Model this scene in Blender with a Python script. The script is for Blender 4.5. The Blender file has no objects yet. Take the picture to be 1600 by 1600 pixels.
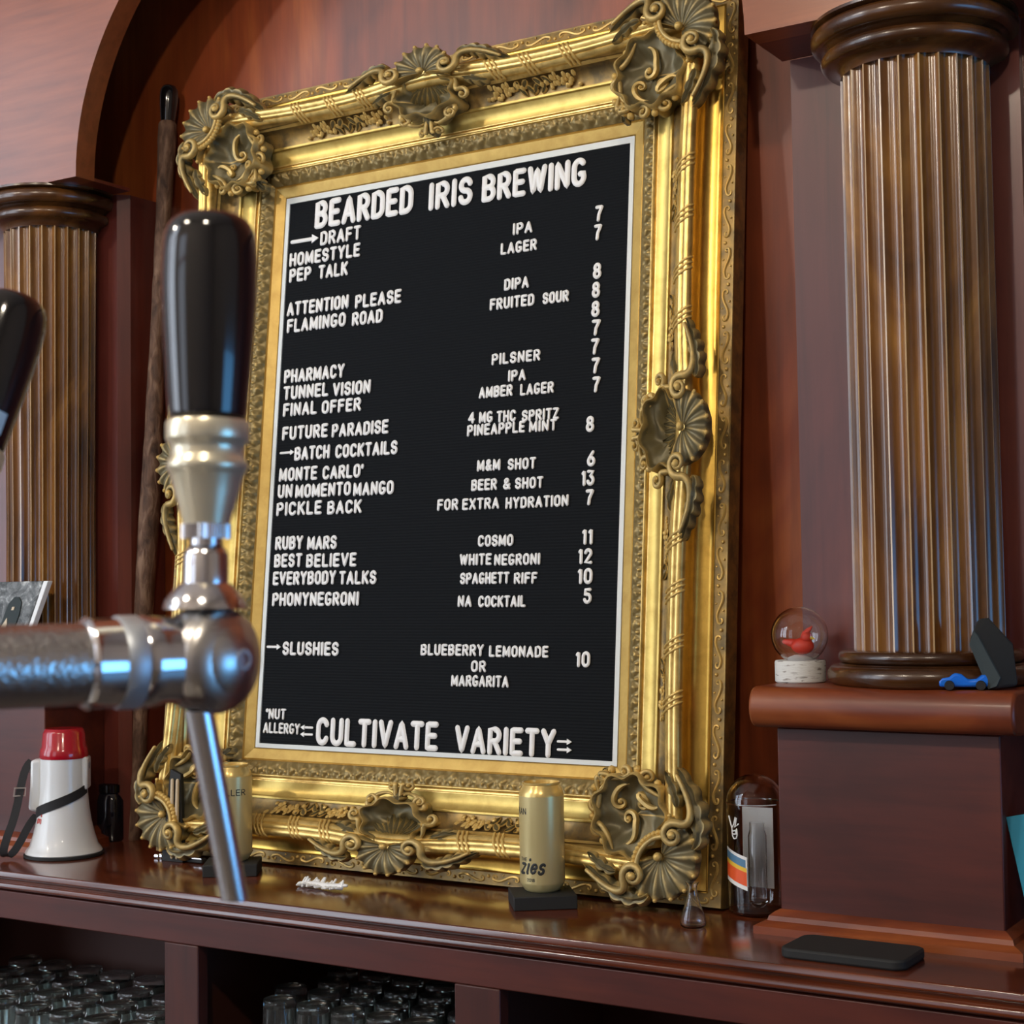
import bpy, bmesh, math, random
import numpy as np
from mathutils import Vector, Matrix
random.seed(7); rng = np.random.default_rng(5)
PI = math.pi
scn = bpy.context.scene
C = bpy.context.collection

# ------------------------------------------------------------------ camera
F_PX = 2496.2
CAM = np.array([1.86975, -2.13924, 0.27305])
YAW, PIT, ROL = math.radians(32.00553), math.radians(2.68419), math.radians(-0.83341)
def cam_axes():
    cy, sy = math.cos(YAW), math.sin(YAW); cp, sp = math.cos(PIT), math.sin(PIT); cr, sr = math.cos(ROL), math.sin(ROL)
    fw = np.array([-sy, cy, 0]); rt = np.array([cy, sy, 0]); up = np.array([0, 0, 1.])
    f2 = fw*cp+up*sp; u2 = up*cp-fw*sp
    return rt*cr+u2*sr, u2*cr-rt*sr, f2
RT, UP, FW = cam_axes()
cd = bpy.data.cameras.new('camera'); cam = bpy.data.objects.new('camera', cd); C.objects.link(cam)
cam.matrix_world = Matrix([[RT[0], UP[0], -FW[0], CAM[0]], [RT[1], UP[1], -FW[1], CAM[1]], [RT[2], UP[2], -FW[2], CAM[2]], [0, 0, 0, 1]])
cd.sensor_width = 36; cd.lens = F_PX/1600*36; cd.clip_start = .05
cd.dof.use_dof = True; cd.dof.focus_distance = 2.2; cd.dof.aperture_fstop = 15
scn.camera = cam
# measuring helpers: where the sight line of a photo pixel meets a real plane of the room
def ray(x, y): return FW+RT*(x-800)/F_PX+UP*(800-y)/F_PX
def atY(x, y, Y): d = ray(x, y); return CAM+d*(Y-CAM[1])/d[1]
def atZ(x, y, Z): d = ray(x, y); return CAM+d*(Z-CAM[2])/d[2]
LEAN = math.radians(5.606)
BN = np.array([0, -math.cos(LEAN), math.sin(LEAN)]); BU = np.array([0, math.sin(LEAN), math.cos(LEAN)])
def bd(x, y, v=0.0):
    d = ray(x, y); t = (v-CAM@BN)/(d@BN); P = CAM+d*t
    return P[0], P@BU

# ------------------------------------------------------------------ light and exposure
scn.view_settings.view_transform = 'Standard'; scn.view_settings.look = 'None'
scn.view_settings.gamma = 1; scn.view_settings.use_curve_mapping = False
scn.view_settings.exposure = 0.0
w = bpy.data.worlds.new('world'); scn.world = w; w.use_nodes = True
bg = w.node_tree.nodes['Background']; bg.inputs[0].default_value = (.80, .78, .80, 1); bg.inputs[1].default_value = .16
WIN_FRONT, WIN_SIDE, LAMP = 5.6, 4.0, 4.0     # window brightness, lamp factor

# ------------------------------------------------------------------ materials
def nt(m): m.use_nodes = True; t = m.node_tree; return t, t.nodes['Principled BSDF']
def L(t, a, b): t.links.new(a, b)
def mat(name, col, rough=.5, metal=0, **k):
    m = bpy.data.materials.new(name); t, b = nt(m)
    b.inputs['Base Color'].default_value = (*col, 1); b.inputs['Roughness'].default_value = rough; b.inputs['Metallic'].default_value = metal
    for n, v in k.items(): b.inputs[n.replace('_', ' ')].default_value = v
    return m
def coords(t, scale, space='Object'):
    tc = t.nodes.new('ShaderNodeTexCoord'); mp = t.nodes.new('ShaderNodeMapping'); mp.inputs['Scale'].default_value = scale
    L(t, tc.outputs[space], mp.inputs[0]); return mp.outputs[0]
def noise(t, vec, scale, detail=4, dist=0, rough=.5):
    n = t.nodes.new('ShaderNodeTexNoise'); n.inputs['Scale'].default_value = scale; n.inputs['Detail'].default_value = detail
    n.inputs['Distortion'].default_value = dist; n.inputs['Roughness'].default_value = rough
    L(t, vec, n.inputs['Vector']); return n.outputs[0]
def ramp(t, fac, stops):
    r = t.nodes.new('ShaderNodeValToRGB'); e = r.color_ramp.elements
    while len(e) < len(stops): e.new(.5)
    for el, (p, c) in zip(e, stops): el.position = p; el.color = (*c, 1)
    L(t, fac, r.inputs[0]); return r.outputs[0]
def bump(t, b, h, strength=.3, dist=.002):
    n = t.nodes.new('ShaderNodeBump'); n.inputs['Strength'].default_value = strength; n.inputs['Distance'].default_value = dist
    L(t, h, n.inputs['Height']); L(t, n.outputs[0], b.inputs['Normal'])
def mixc(t, a, b, fac, mode='MIX'):
    m = t.nodes.new('ShaderNodeMix'); m.data_type = 'RGBA'; m.blend_type = mode
    if hasattr(fac, 'links') or hasattr(fac, 'is_linked'): L(t, fac, m.inputs[0])
    else: m.inputs[0].default_value = fac
    for s, v in ((6, a), (7, b)):
        if isinstance(v, tuple): m.inputs[s].default_value = (*v, 1)
        else: L(t, v, m.inputs[s])
    return m.outputs[2]
def wood(name, dark, mid, light, grain='Z', rough=.32, blotch=3.0, coat=.25, off=0):
    m = bpy.data.materials.new(name); t, b = nt(m)
    st = {'Z': (1, 1, .06), 'X': (.09, 1, 1), 'Y': (1, .09, 1)}[grain]
    v = coords(t, st)
    n1 = noise(t, v, 42, 6, .4, .6); n2 = noise(t, coords(t, tuple(.4+.6*q for q in st)), blotch, 4, 1.2, .55)
    c1 = ramp(t, n2, [(.28, dark), (.5, mid), (.74, light)])
    c2 = ramp(t, n1, [(.3, (.45, .42, .42)), (.62, (1.1, 1.1, 1.1))])
    col = mixc(t, c1, c2, .55, 'MULTIPLY'); L(t, col, b.inputs['Base Color'])
    b.inputs['Roughness'].default_value = rough; b.inputs['Coat Weight'].default_value = coat; b.inputs['Coat Roughness'].default_value = .18
    bump(t, b, n1, .12, .0012); return m
M = {}
M['mahog_v'] = wood('red mahogany upright grain', (.085, .016, .007), (.30, .060, .016), (.52, .150, .032), 'Z', .42, 3.0, .12)
M['mahog_h'] = wood('red mahogany level grain', (.06, .012, .008), (.17, .030, .014), (.31, .066, .022), 'X', .34, 3.0)
M['archwood'] = wood('arch mahogany', (.19, .046, .016), (.26, .066, .022), (.33, .088, .026), 'X', .30, 1.6, .35)
M['panel'] = wood('panel mahogany', (.045, .010, .006), (.092, .017, .010), (.165, .034, .014), 'X', .46, 2.5, .06)
M['pier'] = wood('pier mahogany', (.07, .014, .011), (.115, .022, .016), (.17, .036, .020), 'Z', .36, 2.5, .25)
M['counter'] = wood('counter mahogany', (.045, .010, .005), (.12, .026, .009), (.21, .050, .014), 'X', .16, 4.0, .6)
M['caprail'] = wood('cap rail mahogany', (.075, .016, .008), (.21, .044, .013), (.36, .100, .022), 'X', .40, 6.0, .12)
M['amber'] = wood('amber stained column wood', (.050, .018, .006), (.19, .076, .016), (.44, .21, .038), 'Z', .22, 6.5, .4)
M['arris'] = mat('pale column arris', (.50, .33, .17), .2, 0, Coat_Weight=.6)  # paler colour on the narrow strips between the flutes
M['stile'] = wood('stile mahogany', (.04, .009, .006), (.075, .015, .008), (.13, .030, .012), 'Z', .5, 3.0, .04)
M['cap'] = wood('dark amber turned wood', (.022, .008, .004), (.065, .024, .007), (.16, .062, .013), 'X', .26, 6.0, .35)
M['inside'] = mat('dark cabinet interior', (.075, .022, .013), .55)
M['black'] = mat('black lacquer', (.006, .006, .007), .12, 0, Coat_Weight=.6, Coat_Roughness=.04)
M['blackmat'] = mat('black matte', (.012, .013, .013), .7)
M['felt'] = mat('black felt strip', (.0050, .0068, .0090), .85, 0, Specular_IOR_Level=.18)
M['white'] = mat('white letter plastic', (.88, .90, .90), .4)
M['border'] = mat('white board trim', (.72, .77, .76), .45)
def gold(name, base, dirt, rough=.34, lo=.38, hi=.62, pt=False, metal=.75, sc=38):
    m = bpy.data.materials.new(name); t, b = nt(m)
    n = noise(t, coords(t, (1, 1, 1)), sc, 5, .3, .6)
    col = ramp(t, n, [(lo, dirt), (hi, base)])
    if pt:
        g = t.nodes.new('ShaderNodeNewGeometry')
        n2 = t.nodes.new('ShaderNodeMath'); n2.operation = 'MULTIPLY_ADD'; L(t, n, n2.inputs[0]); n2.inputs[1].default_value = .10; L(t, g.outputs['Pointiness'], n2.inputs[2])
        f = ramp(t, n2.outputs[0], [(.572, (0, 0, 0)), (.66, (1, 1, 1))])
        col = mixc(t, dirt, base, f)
    L(t, col, b.inputs['Base Color']); b.inputs['Metallic'].default_value = metal; b.inputs['Roughness'].default_value = rough
    bump(t, b, n, .15, .001); return m
M['gold'] = gold('bright gilding', (.62, .455, .125), (.47, .32, .075), .38, .3, .6, metal=.6)
M['covegold'] = gold('outer cove gilding', (.86, .56, .12), (.66, .40, .08), .30, .3, .6, metal=.88)
M['goldline'] = gold('polished gilt bead', (.78, .56, .19), (.45, .29, .075), .30, .3, .55, metal=.65)
M['liner'] = gold('liner gilding', (.62, .42, .115), (.49, .31, .075), .44, .3, .7, metal=.5)
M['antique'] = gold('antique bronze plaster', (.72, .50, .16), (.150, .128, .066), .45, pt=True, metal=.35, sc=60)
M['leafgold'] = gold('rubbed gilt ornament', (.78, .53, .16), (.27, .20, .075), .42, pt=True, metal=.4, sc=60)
M['darkgold'] = gold('darkened gilding', (.40, .25, .07), (.15, .11, .05), .42, .35, .65, metal=.5)
M['chrome'] = mat('chrome', (.80, .80, .82), .13, 1)
M['steel'] = mat('worn steel', (.66, .65, .63), .30, 1)
M['spout'] = mat('spout steel', (.86, .87, .90), .22, 1)
M['brass'] = mat('pale brass', (.86, .80, .60), .28, .65)
m = bpy.data.materials.new('hammered steel'); t, b = nt(m); b.inputs['Base Color'].default_value = (.62, .61, .60, 1); b.inputs['Metallic'].default_value = 1; b.inputs['Roughness'].default_value = .27
bump(t, b, noise(t, coords(t, (1, 1, 1)), 330, 2), .55, .0012); M['hammered'] = m
m = bpy.data.materials.new('knurled ring'); t, b = nt(m); b.inputs['Base Color'].default_value = (.55, .60, .66, 1); b.inputs['Metallic'].default_value = .7; b.inputs['Roughness'].default_value = .45
M['ring'] = m
def glass(name, col=(1, 1, 1), rough=0.0, ior=1.45):
    m = bpy.data.materials.new(name); t, b = nt(m); b.inputs['Base Color'].default_value = (*col, 1)
    b.inputs['Transmission Weight'].default_value = 1; b.inputs['Roughness'].default_value = rough; b.inputs['IOR'].default_value = ior; return m
M['glass'] = glass('clear glass'); M['barglass'] = glass('bar glass', (.93, .98, .96), .0); M['barglass'].node_tree.nodes['Principled BSDF'].inputs['Transmission Weight'].default_value = .985
M['darkglass'] = mat('dark jar glass', (.010, .010, .016), .08, 0, Coat_Weight=.5)
M['can'] = mat('pale gold aluminium', (.66, .56, .27), .30, .35)
M['canlid'] = mat('gold can shoulder', (.78, .57, .20), .25, .5)
M['ink'] = mat('dark print', (.02, .022, .02), .5)
M['megawhite'] = mat('white megaphone plastic', (.74, .77, .78), .3, 0, Coat_Weight=.4)
M['red'] = mat('glossy red plastic', (.42, .006, .018), .18, 0, Coat_Weight=.5)
M['redink'] = mat('red print', (.6, .08, .07), .5)
M['orange_red'] = mat('cardinal red', (.75, .045, .02), .4)
M['grey'] = mat('grey plastic', (.22, .22, .25), .4)
M['webbing'] = mat('black webbing', (.012, .012, .014), .75)
M['buckle'] = mat('pale metal buckle', (.75, .68, .62), .3, .6)
M['cream'] = mat('cream wood', (.62, .52, .36), .5)
M['snow'] = mat('white snow', (.8, .82, .84), .6)
m = bpy.data.materials.new('white birch bark'); t, b = nt(m)
n = noise(t, coords(t, (60, 60, 420)), 1, 4, .5); L(t, ramp(t, n, [(.33, (.20, .18, .16)), (.42, (.66, .68, .66))]), b.inputs['Base Color']); b.inputs['Roughness'].default_value = .7; bump(t, b, n, .4, .002); M['birch'] = m
m = bpy.data.materials.new('rough bark'); t, b = nt(m)
n = noise(t, coords(t, (1, 1, .35)), 70, 6, .6); L(t, ramp(t, n, [(.3, (.045, .022, .014)), (.5, (.13, .07, .045)), (.7, (.27, .17, .115))]), b.inputs['Base Color']); b.inputs['Roughness'].default_value = .75; bump(t, b, n, .9, .006); M['bark'] = m
m = bpy.data.materials.new('weathered grey paint'); t, b = nt(m)
n = noise(t, coords(t, (1, 1, 1)), 45, 7, .6, .7); L(t, ramp(t, n, [(.40, (.055, .065, .07)), (.56, (.20, .22, .23)), (.68, (.62, .66, .66))]), b.inputs['Base Color']); b.inputs['Roughness'].default_value = .6; bump(t, b, n, .4, .003); M['weathered'] = m
M['kart'] = mat('blue toy plastic', (.006, .16, .74), .3)
M['tyre'] = mat('toy tyre', (.012, .012, .012), .6)
M['hat'] = mat('black felt', (.012, .014, .015), .85); M['hatband'] = mat('charcoal cloth', (.028, .042, .046), .8)
M['yellow'] = mat('yellow', (.85, .55, .05), .5); M['stblue'] = mat('sticker blue', (.10, .24, .40), .4); M['storange'] = mat('sticker orange', (.85, .12, .03), .4)
M['card'] = mat('pale card', (.84, .88, .90), .6); M['teal'] = mat('teal cover', (.02, .26, .38), .4)
M['bluelabel'] = mat('pale blue sticker', (.45, .62, .75), .5)
M['plaster'] = mat('pale plaster', (.42, .40, .39), .8); M['floorm'] = wood('floor boards', (.07, .06, .055), (.13, .115, .10), (.2, .18, .155), 'X', .4)
M['bartop'] = wood('front bar wood', (.05, .042, .035), (.09, .075, .06), (.14, .12, .095), 'X', .3)
def emit(name, col, s):
    m = bpy.data.materials.new(name); t, b = nt(m); b.inputs['Base Color'].default_value = (0, 0, 0, 1)
    b.inputs['Emission Color'].default_value = (*col, 1); b.inputs['Emission Strength'].default_value = s; return m
M['daylight'] = emit('daylight window pane', (.78, .87, 1.0), WIN_FRONT)
M['dimlight'] = emit('shaded window pane', (.78, .86, 1.0), WIN_FRONT*.35)
M['bluelight'] = emit('blue evening window pane', (.16, .50, 1.0), WIN_SIDE)
M['bulb'] = emit('warm bulb', (1.0, .86, .68), 120*LAMP)

# ------------------------------------------------------------------ mesh helpers
class MB:
    def __init__(s): s.v = []; s.f = []
    def add(s, vs, fs):
        o = len(s.v); s.v += [tuple(map(float, p)) for p in vs]; s.f += [tuple(i+o for i in f) for f in fs]; return s
    def box(s, x0, x1, y0, y1, z0, z1):
        return s.add([(x, y, z) for z in (z0, z1) for y in (y0, y1) for x in (x0, x1)],
                     [(0, 1, 3, 2), (4, 6, 7, 5), (0, 4, 5, 1), (2, 3, 7, 6), (0, 2, 6, 4), (1, 5, 7, 3)])
    def lathe(s, prof, c=(0, 0, 0), n=40, axis='Z', cap=True):
        vs = []; fs = []; k = len(prof)
        for i in range(n):
            a = 2*PI*i/n
            for r, h in prof:
                p = (r*math.cos(a), r*math.sin(a), h)
                if axis == 'X': p = (h, p[0], p[1])
                if axis == 'Y': p = (p[0], h, p[1])
                vs.append((p[0]+c[0], p[1]+c[1], p[2]+c[2]))
        for i in range(n):
            j = (i+1) % n
            for q in range(k-1): fs.append((i*k+q, j*k+q, j*k+q+1, i*k+q+1))
        if cap:
            if prof[0][0] > 1e-6: fs.append(tuple(i*k for i in range(n)))
            if prof[-1][0] > 1e-6: fs.append(tuple(i*k+k-1 for i in range(n)))
        return s.add(vs, fs)
    def tube(s, pts, rad, n=8, flat=1.0, nrm=None, caps=2):
        """rounded tube along pts; flat scales the ring along nrm"""
        P = np.array(pts, float); m = len(P); R = np.full(m, rad) if np.isscalar(rad) else np.array(rad, float)
        T = np.gradient(P, axis=0); T /= np.linalg.norm(T, axis=1)[:, None]+1e-12
        N0 = np.array(nrm if nrm is not None else (0.0123, -1, .017), float)
        rings = []
        def ring(c, tv, r):
            b = np.cross(tv, N0)
            if np.linalg.norm(b) < 1e-4: b = np.cross(tv, (1, 0, .01))
            b /= np.linalg.norm(b); q = np.cross(b, tv)
            return [c+r*(math.cos(a)*b+flat*math.sin(a)*q) for a in [2*PI*i/n for i in range(n)]]
        for e in range(caps, 0, -1):
            a = PI/2*e/(caps+.4); rings.append(ring(P[0]-T[0]*R[0]*math.sin(a), T[0], R[0]*math.cos(a)))
        for i in range(m): rings.append(ring(P[i], T[i], R[i]))
        for e in range(1, caps+1):
            a = PI/2*e/(caps+.4); rings.append(ring(P[-1]+T[-1]*R[-1]*math.sin(a), T[-1], R[-1]*math.cos(a)))
        vs = [p for r_ in rings for p in r_]; fs = []
        for i in range(len(rings)-1):
            for j in range(n): k = (j+1) % n; fs.append((i*n+j, i*n+k, (i+1)*n+k, (i+1)*n+j))
        fs.append(tuple(range(n))); fs.append(tuple((len(rings)-1)*n+j for j in range(n)))
        return s.add(vs, fs)
    def blob(s, c, r, n=8, m=5):
        r = (r, r, r) if np.isscalar(r) else r
        prof = [(math.sin(PI*i/m), -math.cos(PI*i/m)) for i in range(m+1)]
        prof[0] = (1e-5, -1); prof[-1] = (1e-5, 1)
        o = MB().lathe(prof, n=n, cap=False)
        return s.add([(c[0]+p[0]*r[0], c[1]+p[1]*r[1], c[2]+p[2]*r[2]) for p in o.v], o.f)
    def prism(s, poly, d0, d1, axis='Y'):
        k = len(poly)
        def P(a, b, d): return {'Y': (a, d, b), 'X': (d, a, b), 'Z': (a, b, d)}[axis]
        vs = [P(a, b, d0) for a, b in poly]+[P(a, b, d1) for a, b in poly]
        return s.add(vs, [tuple(range(k)), tuple(range(2*k-1, k-1, -1))]+[(i, (i+1) % k, (i+1) % k+k, i+k) for i in range(k)])
    def grid(s, V, mask=None, skirt=None):
        """V: (a,b,3) array of points"""
        a, b = V.shape[:2]
        idx = lambda i, j: i*b+j
        fs = []; ec = {}
        for i in range(a-1):
            for j in range(b-1):
                if mask is not None and not (mask[i, j] and mask[i+1, j] and mask[i, j+1] and mask[i+1, j+1]): continue
                f = (idx(i, j), idx(i+1, j), idx(i+1, j+1), idx(i, j+1)); fs.append(f)
                for q in range(4):
                    e = (f[q], f[(q+1) % 4])
                    if (e[1], e[0]) in ec: del ec[(e[1], e[0])]
                    else: ec[e] = 1
        vs = V.reshape(-1, 3)
        if skirt is not None:
            sk = skirt.reshape(-1, 3); low = {}; ex = []
            def lo(i):
                if i not in low: low[i] = len(vs)+len(ex); ex.append(sk[i])
                return low[i]
            for (i, j) in list(ec): fs.append((j, i, lo(i), lo(j)))
            vs = np.vstack([vs, np.array(ex)]) if ex else vs
        used = sorted({i for f in fs for i in f}); rm = {o: n for n, o in enumerate(used)}
        return s.add([vs[i] for i in used], [tuple(rm[i] for i in f) for f in fs])
    def xf(s, fn): s.v = [tuple(fn(p)) for p in s.v]; return s
    def build(s, name, m, parent=None, bevel=0, smooth=35, seg=2):
        me = bpy.data.meshes.new(name); me.from_pydata(s.v, [], s.f); me.update()
        bm = bmesh.new(); bm.from_mesh(me); bmesh.ops.recalc_face_normals(bm, faces=bm.faces[:]); bm.to_mesh(me); bm.free()
        o = bpy.data.objects.new(name, me); C.objects.link(o)
        for q in (m if isinstance(m, list) else [m]): me.materials.append(q)
        if smooth:
            me.polygons.foreach_set('use_smooth', [True]*len(me.polygons)); me.set_sharp_from_angle(angle=math.radians(smooth))
        if bevel:
            b = o.modifiers.new('bevel', 'BEVEL'); b.width = bevel; b.segments = seg; b.limit_method = 'ANGLE'; b.angle_limit = math.radians(40)
        if parent: o.parent = parent
        return o
def empty(name, loc=(0, 0, 0), rot=(0, 0, 0)):
    o = bpy.data.objects.new(name, None); C.objects.link(o); o.location = loc; o.rotation_euler = rot; o.empty_display_size = .05; return o
def tag(o, label, cat, group=None):
    o['label'] = label; o['category'] = cat
    if group: o['group'] = group
    return o
def struct(o): o['kind'] = 'structure'; return o
def bez(p0, p1, p2, p3, n=12):
    t = np.linspace(0, 1, n)[:, None]; p0, p1, p2, p3 = map(np.array, (p0, p1, p2, p3))
    return (1-t)**3*p0+3*(1-t)**2*t*p1+3*(1-t)*t*t*p2+t**3*p3

# ------------------------------------------------------------------ the room
ZC = -0.19          # counter top height
FLOOR = -1.25
RX0, RX1, RY0, RZ1 = -7.6, 5.2, -4.6, 4.1
struct(MB().box(RX0, RX1, RY0, .6, FLOOR-.05, FLOOR).build('floor', M['floorm'], smooth=0))
struct(MB().box(RX0, RX1, RY0, .6, RZ1, RZ1+.05).build('ceiling', M['plaster'], smooth=0))
WALLY = .125
struct(MB().box(-7.6, 5.2, WALLY, WALLY+.05, FLOOR, RZ1).build('wall_back', M['mahog_v'], smooth=0))
# customer side wall with tall windows, and a bluish window far off to the right
WZ0, WZ1 = -.6, 3.75
wins = ((-7.3, -4.95), (-4.25, -2.0), (-.85, .45))
tops = (WZ1, WZ1, 2.0)
fw = MB(); fw.box(RX0, RX1, RY0, RY0+.1, FLOOR, WZ0); fw.box(RX0, RX1, RY0, RY0+.1, WZ1, RZ1)
ed = [RX0]+[x for ab_ in wins for x in ab_]+[RX1]
for i in range(0, len(ed), 2): fw.box(ed[i], ed[i+1], RY0, RY0+.1, WZ0, WZ1)
fw.box(wins[2][0], wins[2][1], RY0, RY0+.1, tops[2], WZ1)
struct(fw.build('wall_front', M['plaster'], smooth=0))
for i, (a, b_) in enumerate(wins):
    wf = MB()
    for x in (a, (a+b_)/2-.03, b_-.06): wf.box(x, x+.06, RY0+.02, RY0+.11, WZ0, tops[i])
    for z in (WZ0, tops[i]*.62, tops[i]-.06): wf.box(a, b_, RY0+.02, RY0+.11, z, z+.06)
    wo = struct(wf.build('window_%d' % (i+1), M['mahog_v'], smooth=0))
    MB().box(a, b_, RY0+.04, RY0+.06, WZ0, tops[i]).build('pane', M['daylight' if i < 2 else 'dimlight'], wo, smooth=0)
SY0, SY1, SZ0, SZ1 = -2.0, .05, -1.1, .55
rw = MB(); rw.box(RX1, RX1+.1, RY0, .6, FLOOR, SZ0); rw.box(RX1, RX1+.1, RY0, .6, SZ1, RZ1); rw.box(RX1, RX1+.1, RY0, SY0, SZ0, SZ1); rw.box(RX1, RX1+.1, SY1, .6, SZ0, SZ1)
struct(rw.build('wall_right', M['plaster'], smooth=0))
struct(MB().box(RX0-.1, RX0, RY0, .6, FLOOR, RZ1).build('wall_left', M['plaster'], smooth=0))
wf = MB(); wf.box(RX1-.02, RX1+.05, SY0, SY0+.06, SZ0, SZ1); wf.box(RX1-.02, RX1+.05, SY1-.06, SY1, SZ0, SZ1); wf.box(RX1-.02, RX1+.05, SY0, SY1, SZ0, SZ0+.06); wf.box(RX1-.02, RX1+.05, SY0, SY1, SZ1-.06, SZ1)
wo = struct(wf.build('window_4', M['mahog_v'], smooth=0)); MB().box(RX1+.03, RX1+.05, SY0, SY1, SZ0, SZ1).build('pane', M['bluelight'], wo, smooth=0)
# hanging bulbs over the bar, out of the picture
for i, (x, y, z) in enumerate(((-1.1, -2.75, 1.95), (.5, -2.9, 2.0), (2.0, -2.7, 1.95))):
    pe = tag(empty('pendant_lamp', (x, y, z)), ['warm glass bulb hanging over the left of the bar', 'warm glass bulb hanging over the middle of the bar', 'warm glass bulb hanging over the right of the bar'][i], 'lamp', 'bulbs hanging over the bar')
    MB().blob((0, 0, 0), .06, 20, 12).build('bulb', M['bulb'], pe)
    MB().lathe([(.022, .055), (.026, .06), (.026, .11), (.008, .12), (.004, .13), (.004, RZ1-z)], n=12).build('cord', M['blackmat'], pe)

# ------------------------------------------------------------------ arch and piers of the back bar
XL, XR, ZI = -.317, .998, 1.03       # springing points and impost height
YF = -.12
ax, aa, ab = (XL+XR)/2, (XR-XL)/2, .545
poly = [(-2.4, ZI), (XL, ZI)]
for i in range(1, 64):
    a = PI-PI*i/64; poly.append((ax+aa*math.cos(a), ZI+ab*math.sin(a)))
poly += [(XR, ZI), (3.2, ZI), (3.2, 3.6), (-2.4, 3.6)]
ar = struct(MB().prism(poly, YF, -.075).build('trim_1', M['archwood'], smooth=30))
for i, (a, b_) in enumerate(((-2.4, XL), (XR, 3.2))): struct(MB().box(a, b_, -.0749, .0149, ZI, ZI+.006).build('trim_%d' % (4+i), M['mahog_h'], smooth=0))
pl = [(-2.4, .015), (-.352, .015), (-.336, .034), (-.336, WALLY-.002), (-2.4, WALLY-.002)]
struct(MB().prism(pl, -.25, ZI-.001, 'Z').build('trim_2', M['pier'], smooth=0))
pr = [(1.01, .015), (1.335, .015), (1.335, .03), (3.2, .03), (3.2, WALLY-.002), (1.01, WALLY-.002)]
struct(MB().prism(pr, -.25, ZI-.001, 'Z').build('trim_3', M['pier'], smooth=0))

# ------------------------------------------------------------------ columns on their pedestals
def column(cx, cy, rb, rt, label, zb=.136, zt=ZI, sc=1.0):
    o = tag(empty('fluted_column', (cx, cy, zb)), label, 'column')
    H = zt-zb; hb = .046; hc = .072
    n = 24; per = 12
    s = MB(); rings = []
    for z, r in ((hb-.004, rb), (hb+.3*(H-hb-hc), rb*.995), (hb+.65*(H-hb-hc), rb*.5+rt*.5), (H-hc+.006, rt)):
        ring = []
        for i in range(n*per):
            f = (i % per)/per; a = 2*PI*i/(n*per)+.09
            w_ = .11
            dep = 0 if f < w_ else math.sin(PI*(f-w_)/(1-w_))**.62
            ring.append((math.cos(a)*(r-.0085*dep), math.sin(a)*(r-.0085*dep), z))
        rings.append(ring)
    k = n*per
    s.add([p for r in rings for p in r], [(i*k+j, i*k+(j+1) % k, (i+1)*k+(j+1) % k, (i+1)*k+j) for i in range(3) for j in range(k)]+[tuple(range(k)), tuple(3*k+j for j in range(k))])
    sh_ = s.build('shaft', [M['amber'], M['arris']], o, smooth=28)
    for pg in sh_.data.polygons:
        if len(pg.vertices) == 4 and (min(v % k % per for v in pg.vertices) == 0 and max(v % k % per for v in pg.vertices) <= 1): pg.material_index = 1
    R0 = rb/.0985
    def torus(r, z, h, k=8): return [(r-h+h*math.sin(PI*i/k)*1.0, z-h*math.cos(PI*i/k)) for i in range(k+1)]
    bp = [(.09, 0)]+torus(.135, .0135, .0135)+[(.119, .0275), (.118, .0285)]+torus(.120, .0375, .0085)+[(.107, .0465), (.09, .0465)]
    MB().lathe([(r*R0, z) for r, z in bp], n=72).build('base', M['cap'], o, smooth=40)
    z0 = H-hc
    R1 = rt/.0985
    def tor(rc, zc, h, q=9): return [(rc+h*math.sin(PI*i/q), zc-h*math.cos(PI*i/q)) for i in range(q+1)]
    cp = [(.09, z0), (.0985, z0), (.100, z0+.004), (.106, z0+.010), (.113, z0+.0125)]+tor(.114, z0+.0235, .0105)+[(.117, z0+.0355), (.120, z0+.0375), (.124, z0+.0395)]+tor(.125, z0+.0525, .0130)+[(.132, z0+.0665), (.137, z0+.068), (.137, z0+hc), (.09, z0+hc)]
    MB().lathe([(r*R1, z) for r, z in cp], n=72).build('capital', M['cap'], o, smooth=40)
    return o
column(1.206, -.03, .0985, .0985, 'fluted amber brown wooden column right of the gold frame', .136)
column(-.478, -.03, .0845, .0895, 'fluted amber brown wooden column at left behind the beer tap', .136)

def pedestal(x0, x1, label, cx0, cx1):
    o = tag(empty('column_pedestal', ((x0+x1)/2, 0, ZC)), label, 'pedestal')
    ox, oz = (x0+x1)/2, ZC
    MB().box(x0-ox, x1-ox, -.13, .014, .012, .27).build('body', M['panel'], o, .002)
    s = MB(); prof = [(-.165, 0), (-.165, .010), (-.158, .014), (-.150, .017), (-.147, .026), (-.140, .030), (-.130, .032), (-.12, .032), (-.12, 0)]
    # moulding wraps front and both sides
    def ringpt(o_, z): return [(x0-ox-o_, .014, z), (x0-ox-o_, -.13-o_, z), (x1-ox+o_, -.13-o_, z), (x1-ox+o_, .014, z)]
    outs = [(.028, 0), (.028, .010), (.022, .013), (.014, .016), (.012, .022), (.006, .027), (0, .030)]
    rr = [ringpt(a, z) for a, z in outs]
    s.add([p for r in rr for p in r], [(i*4+j, i*4+j+1, (i+1)*4+j+1, (i+1)*4+j) for i in range(len(rr)-1) for j in range(3)])
    s.build('base_moulding', M['caprail'], o, smooth=20)
    k = MB()
    q = [(.014, .326), (-.150, .326)]+[(-.150-.022*math.sin(PI*i/10), .299+.027*math.cos(PI*i/10)) for i in range(1, 10)]+[(-.150, .272), (-.128, .270), (.014, .270)]
    k.prism(q, cx0-ox, cx1-ox, 'X').build('cap_rail', M['caprail'], o, .004, smooth=40)
    return o
pedestal(1.027, 1.323, 'red mahogany pedestal under the right column', 1.004, 1.352)
pedestal(-.69, -.388, 'red mahogany pedestal under the left column', -.72, -.36)

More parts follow.
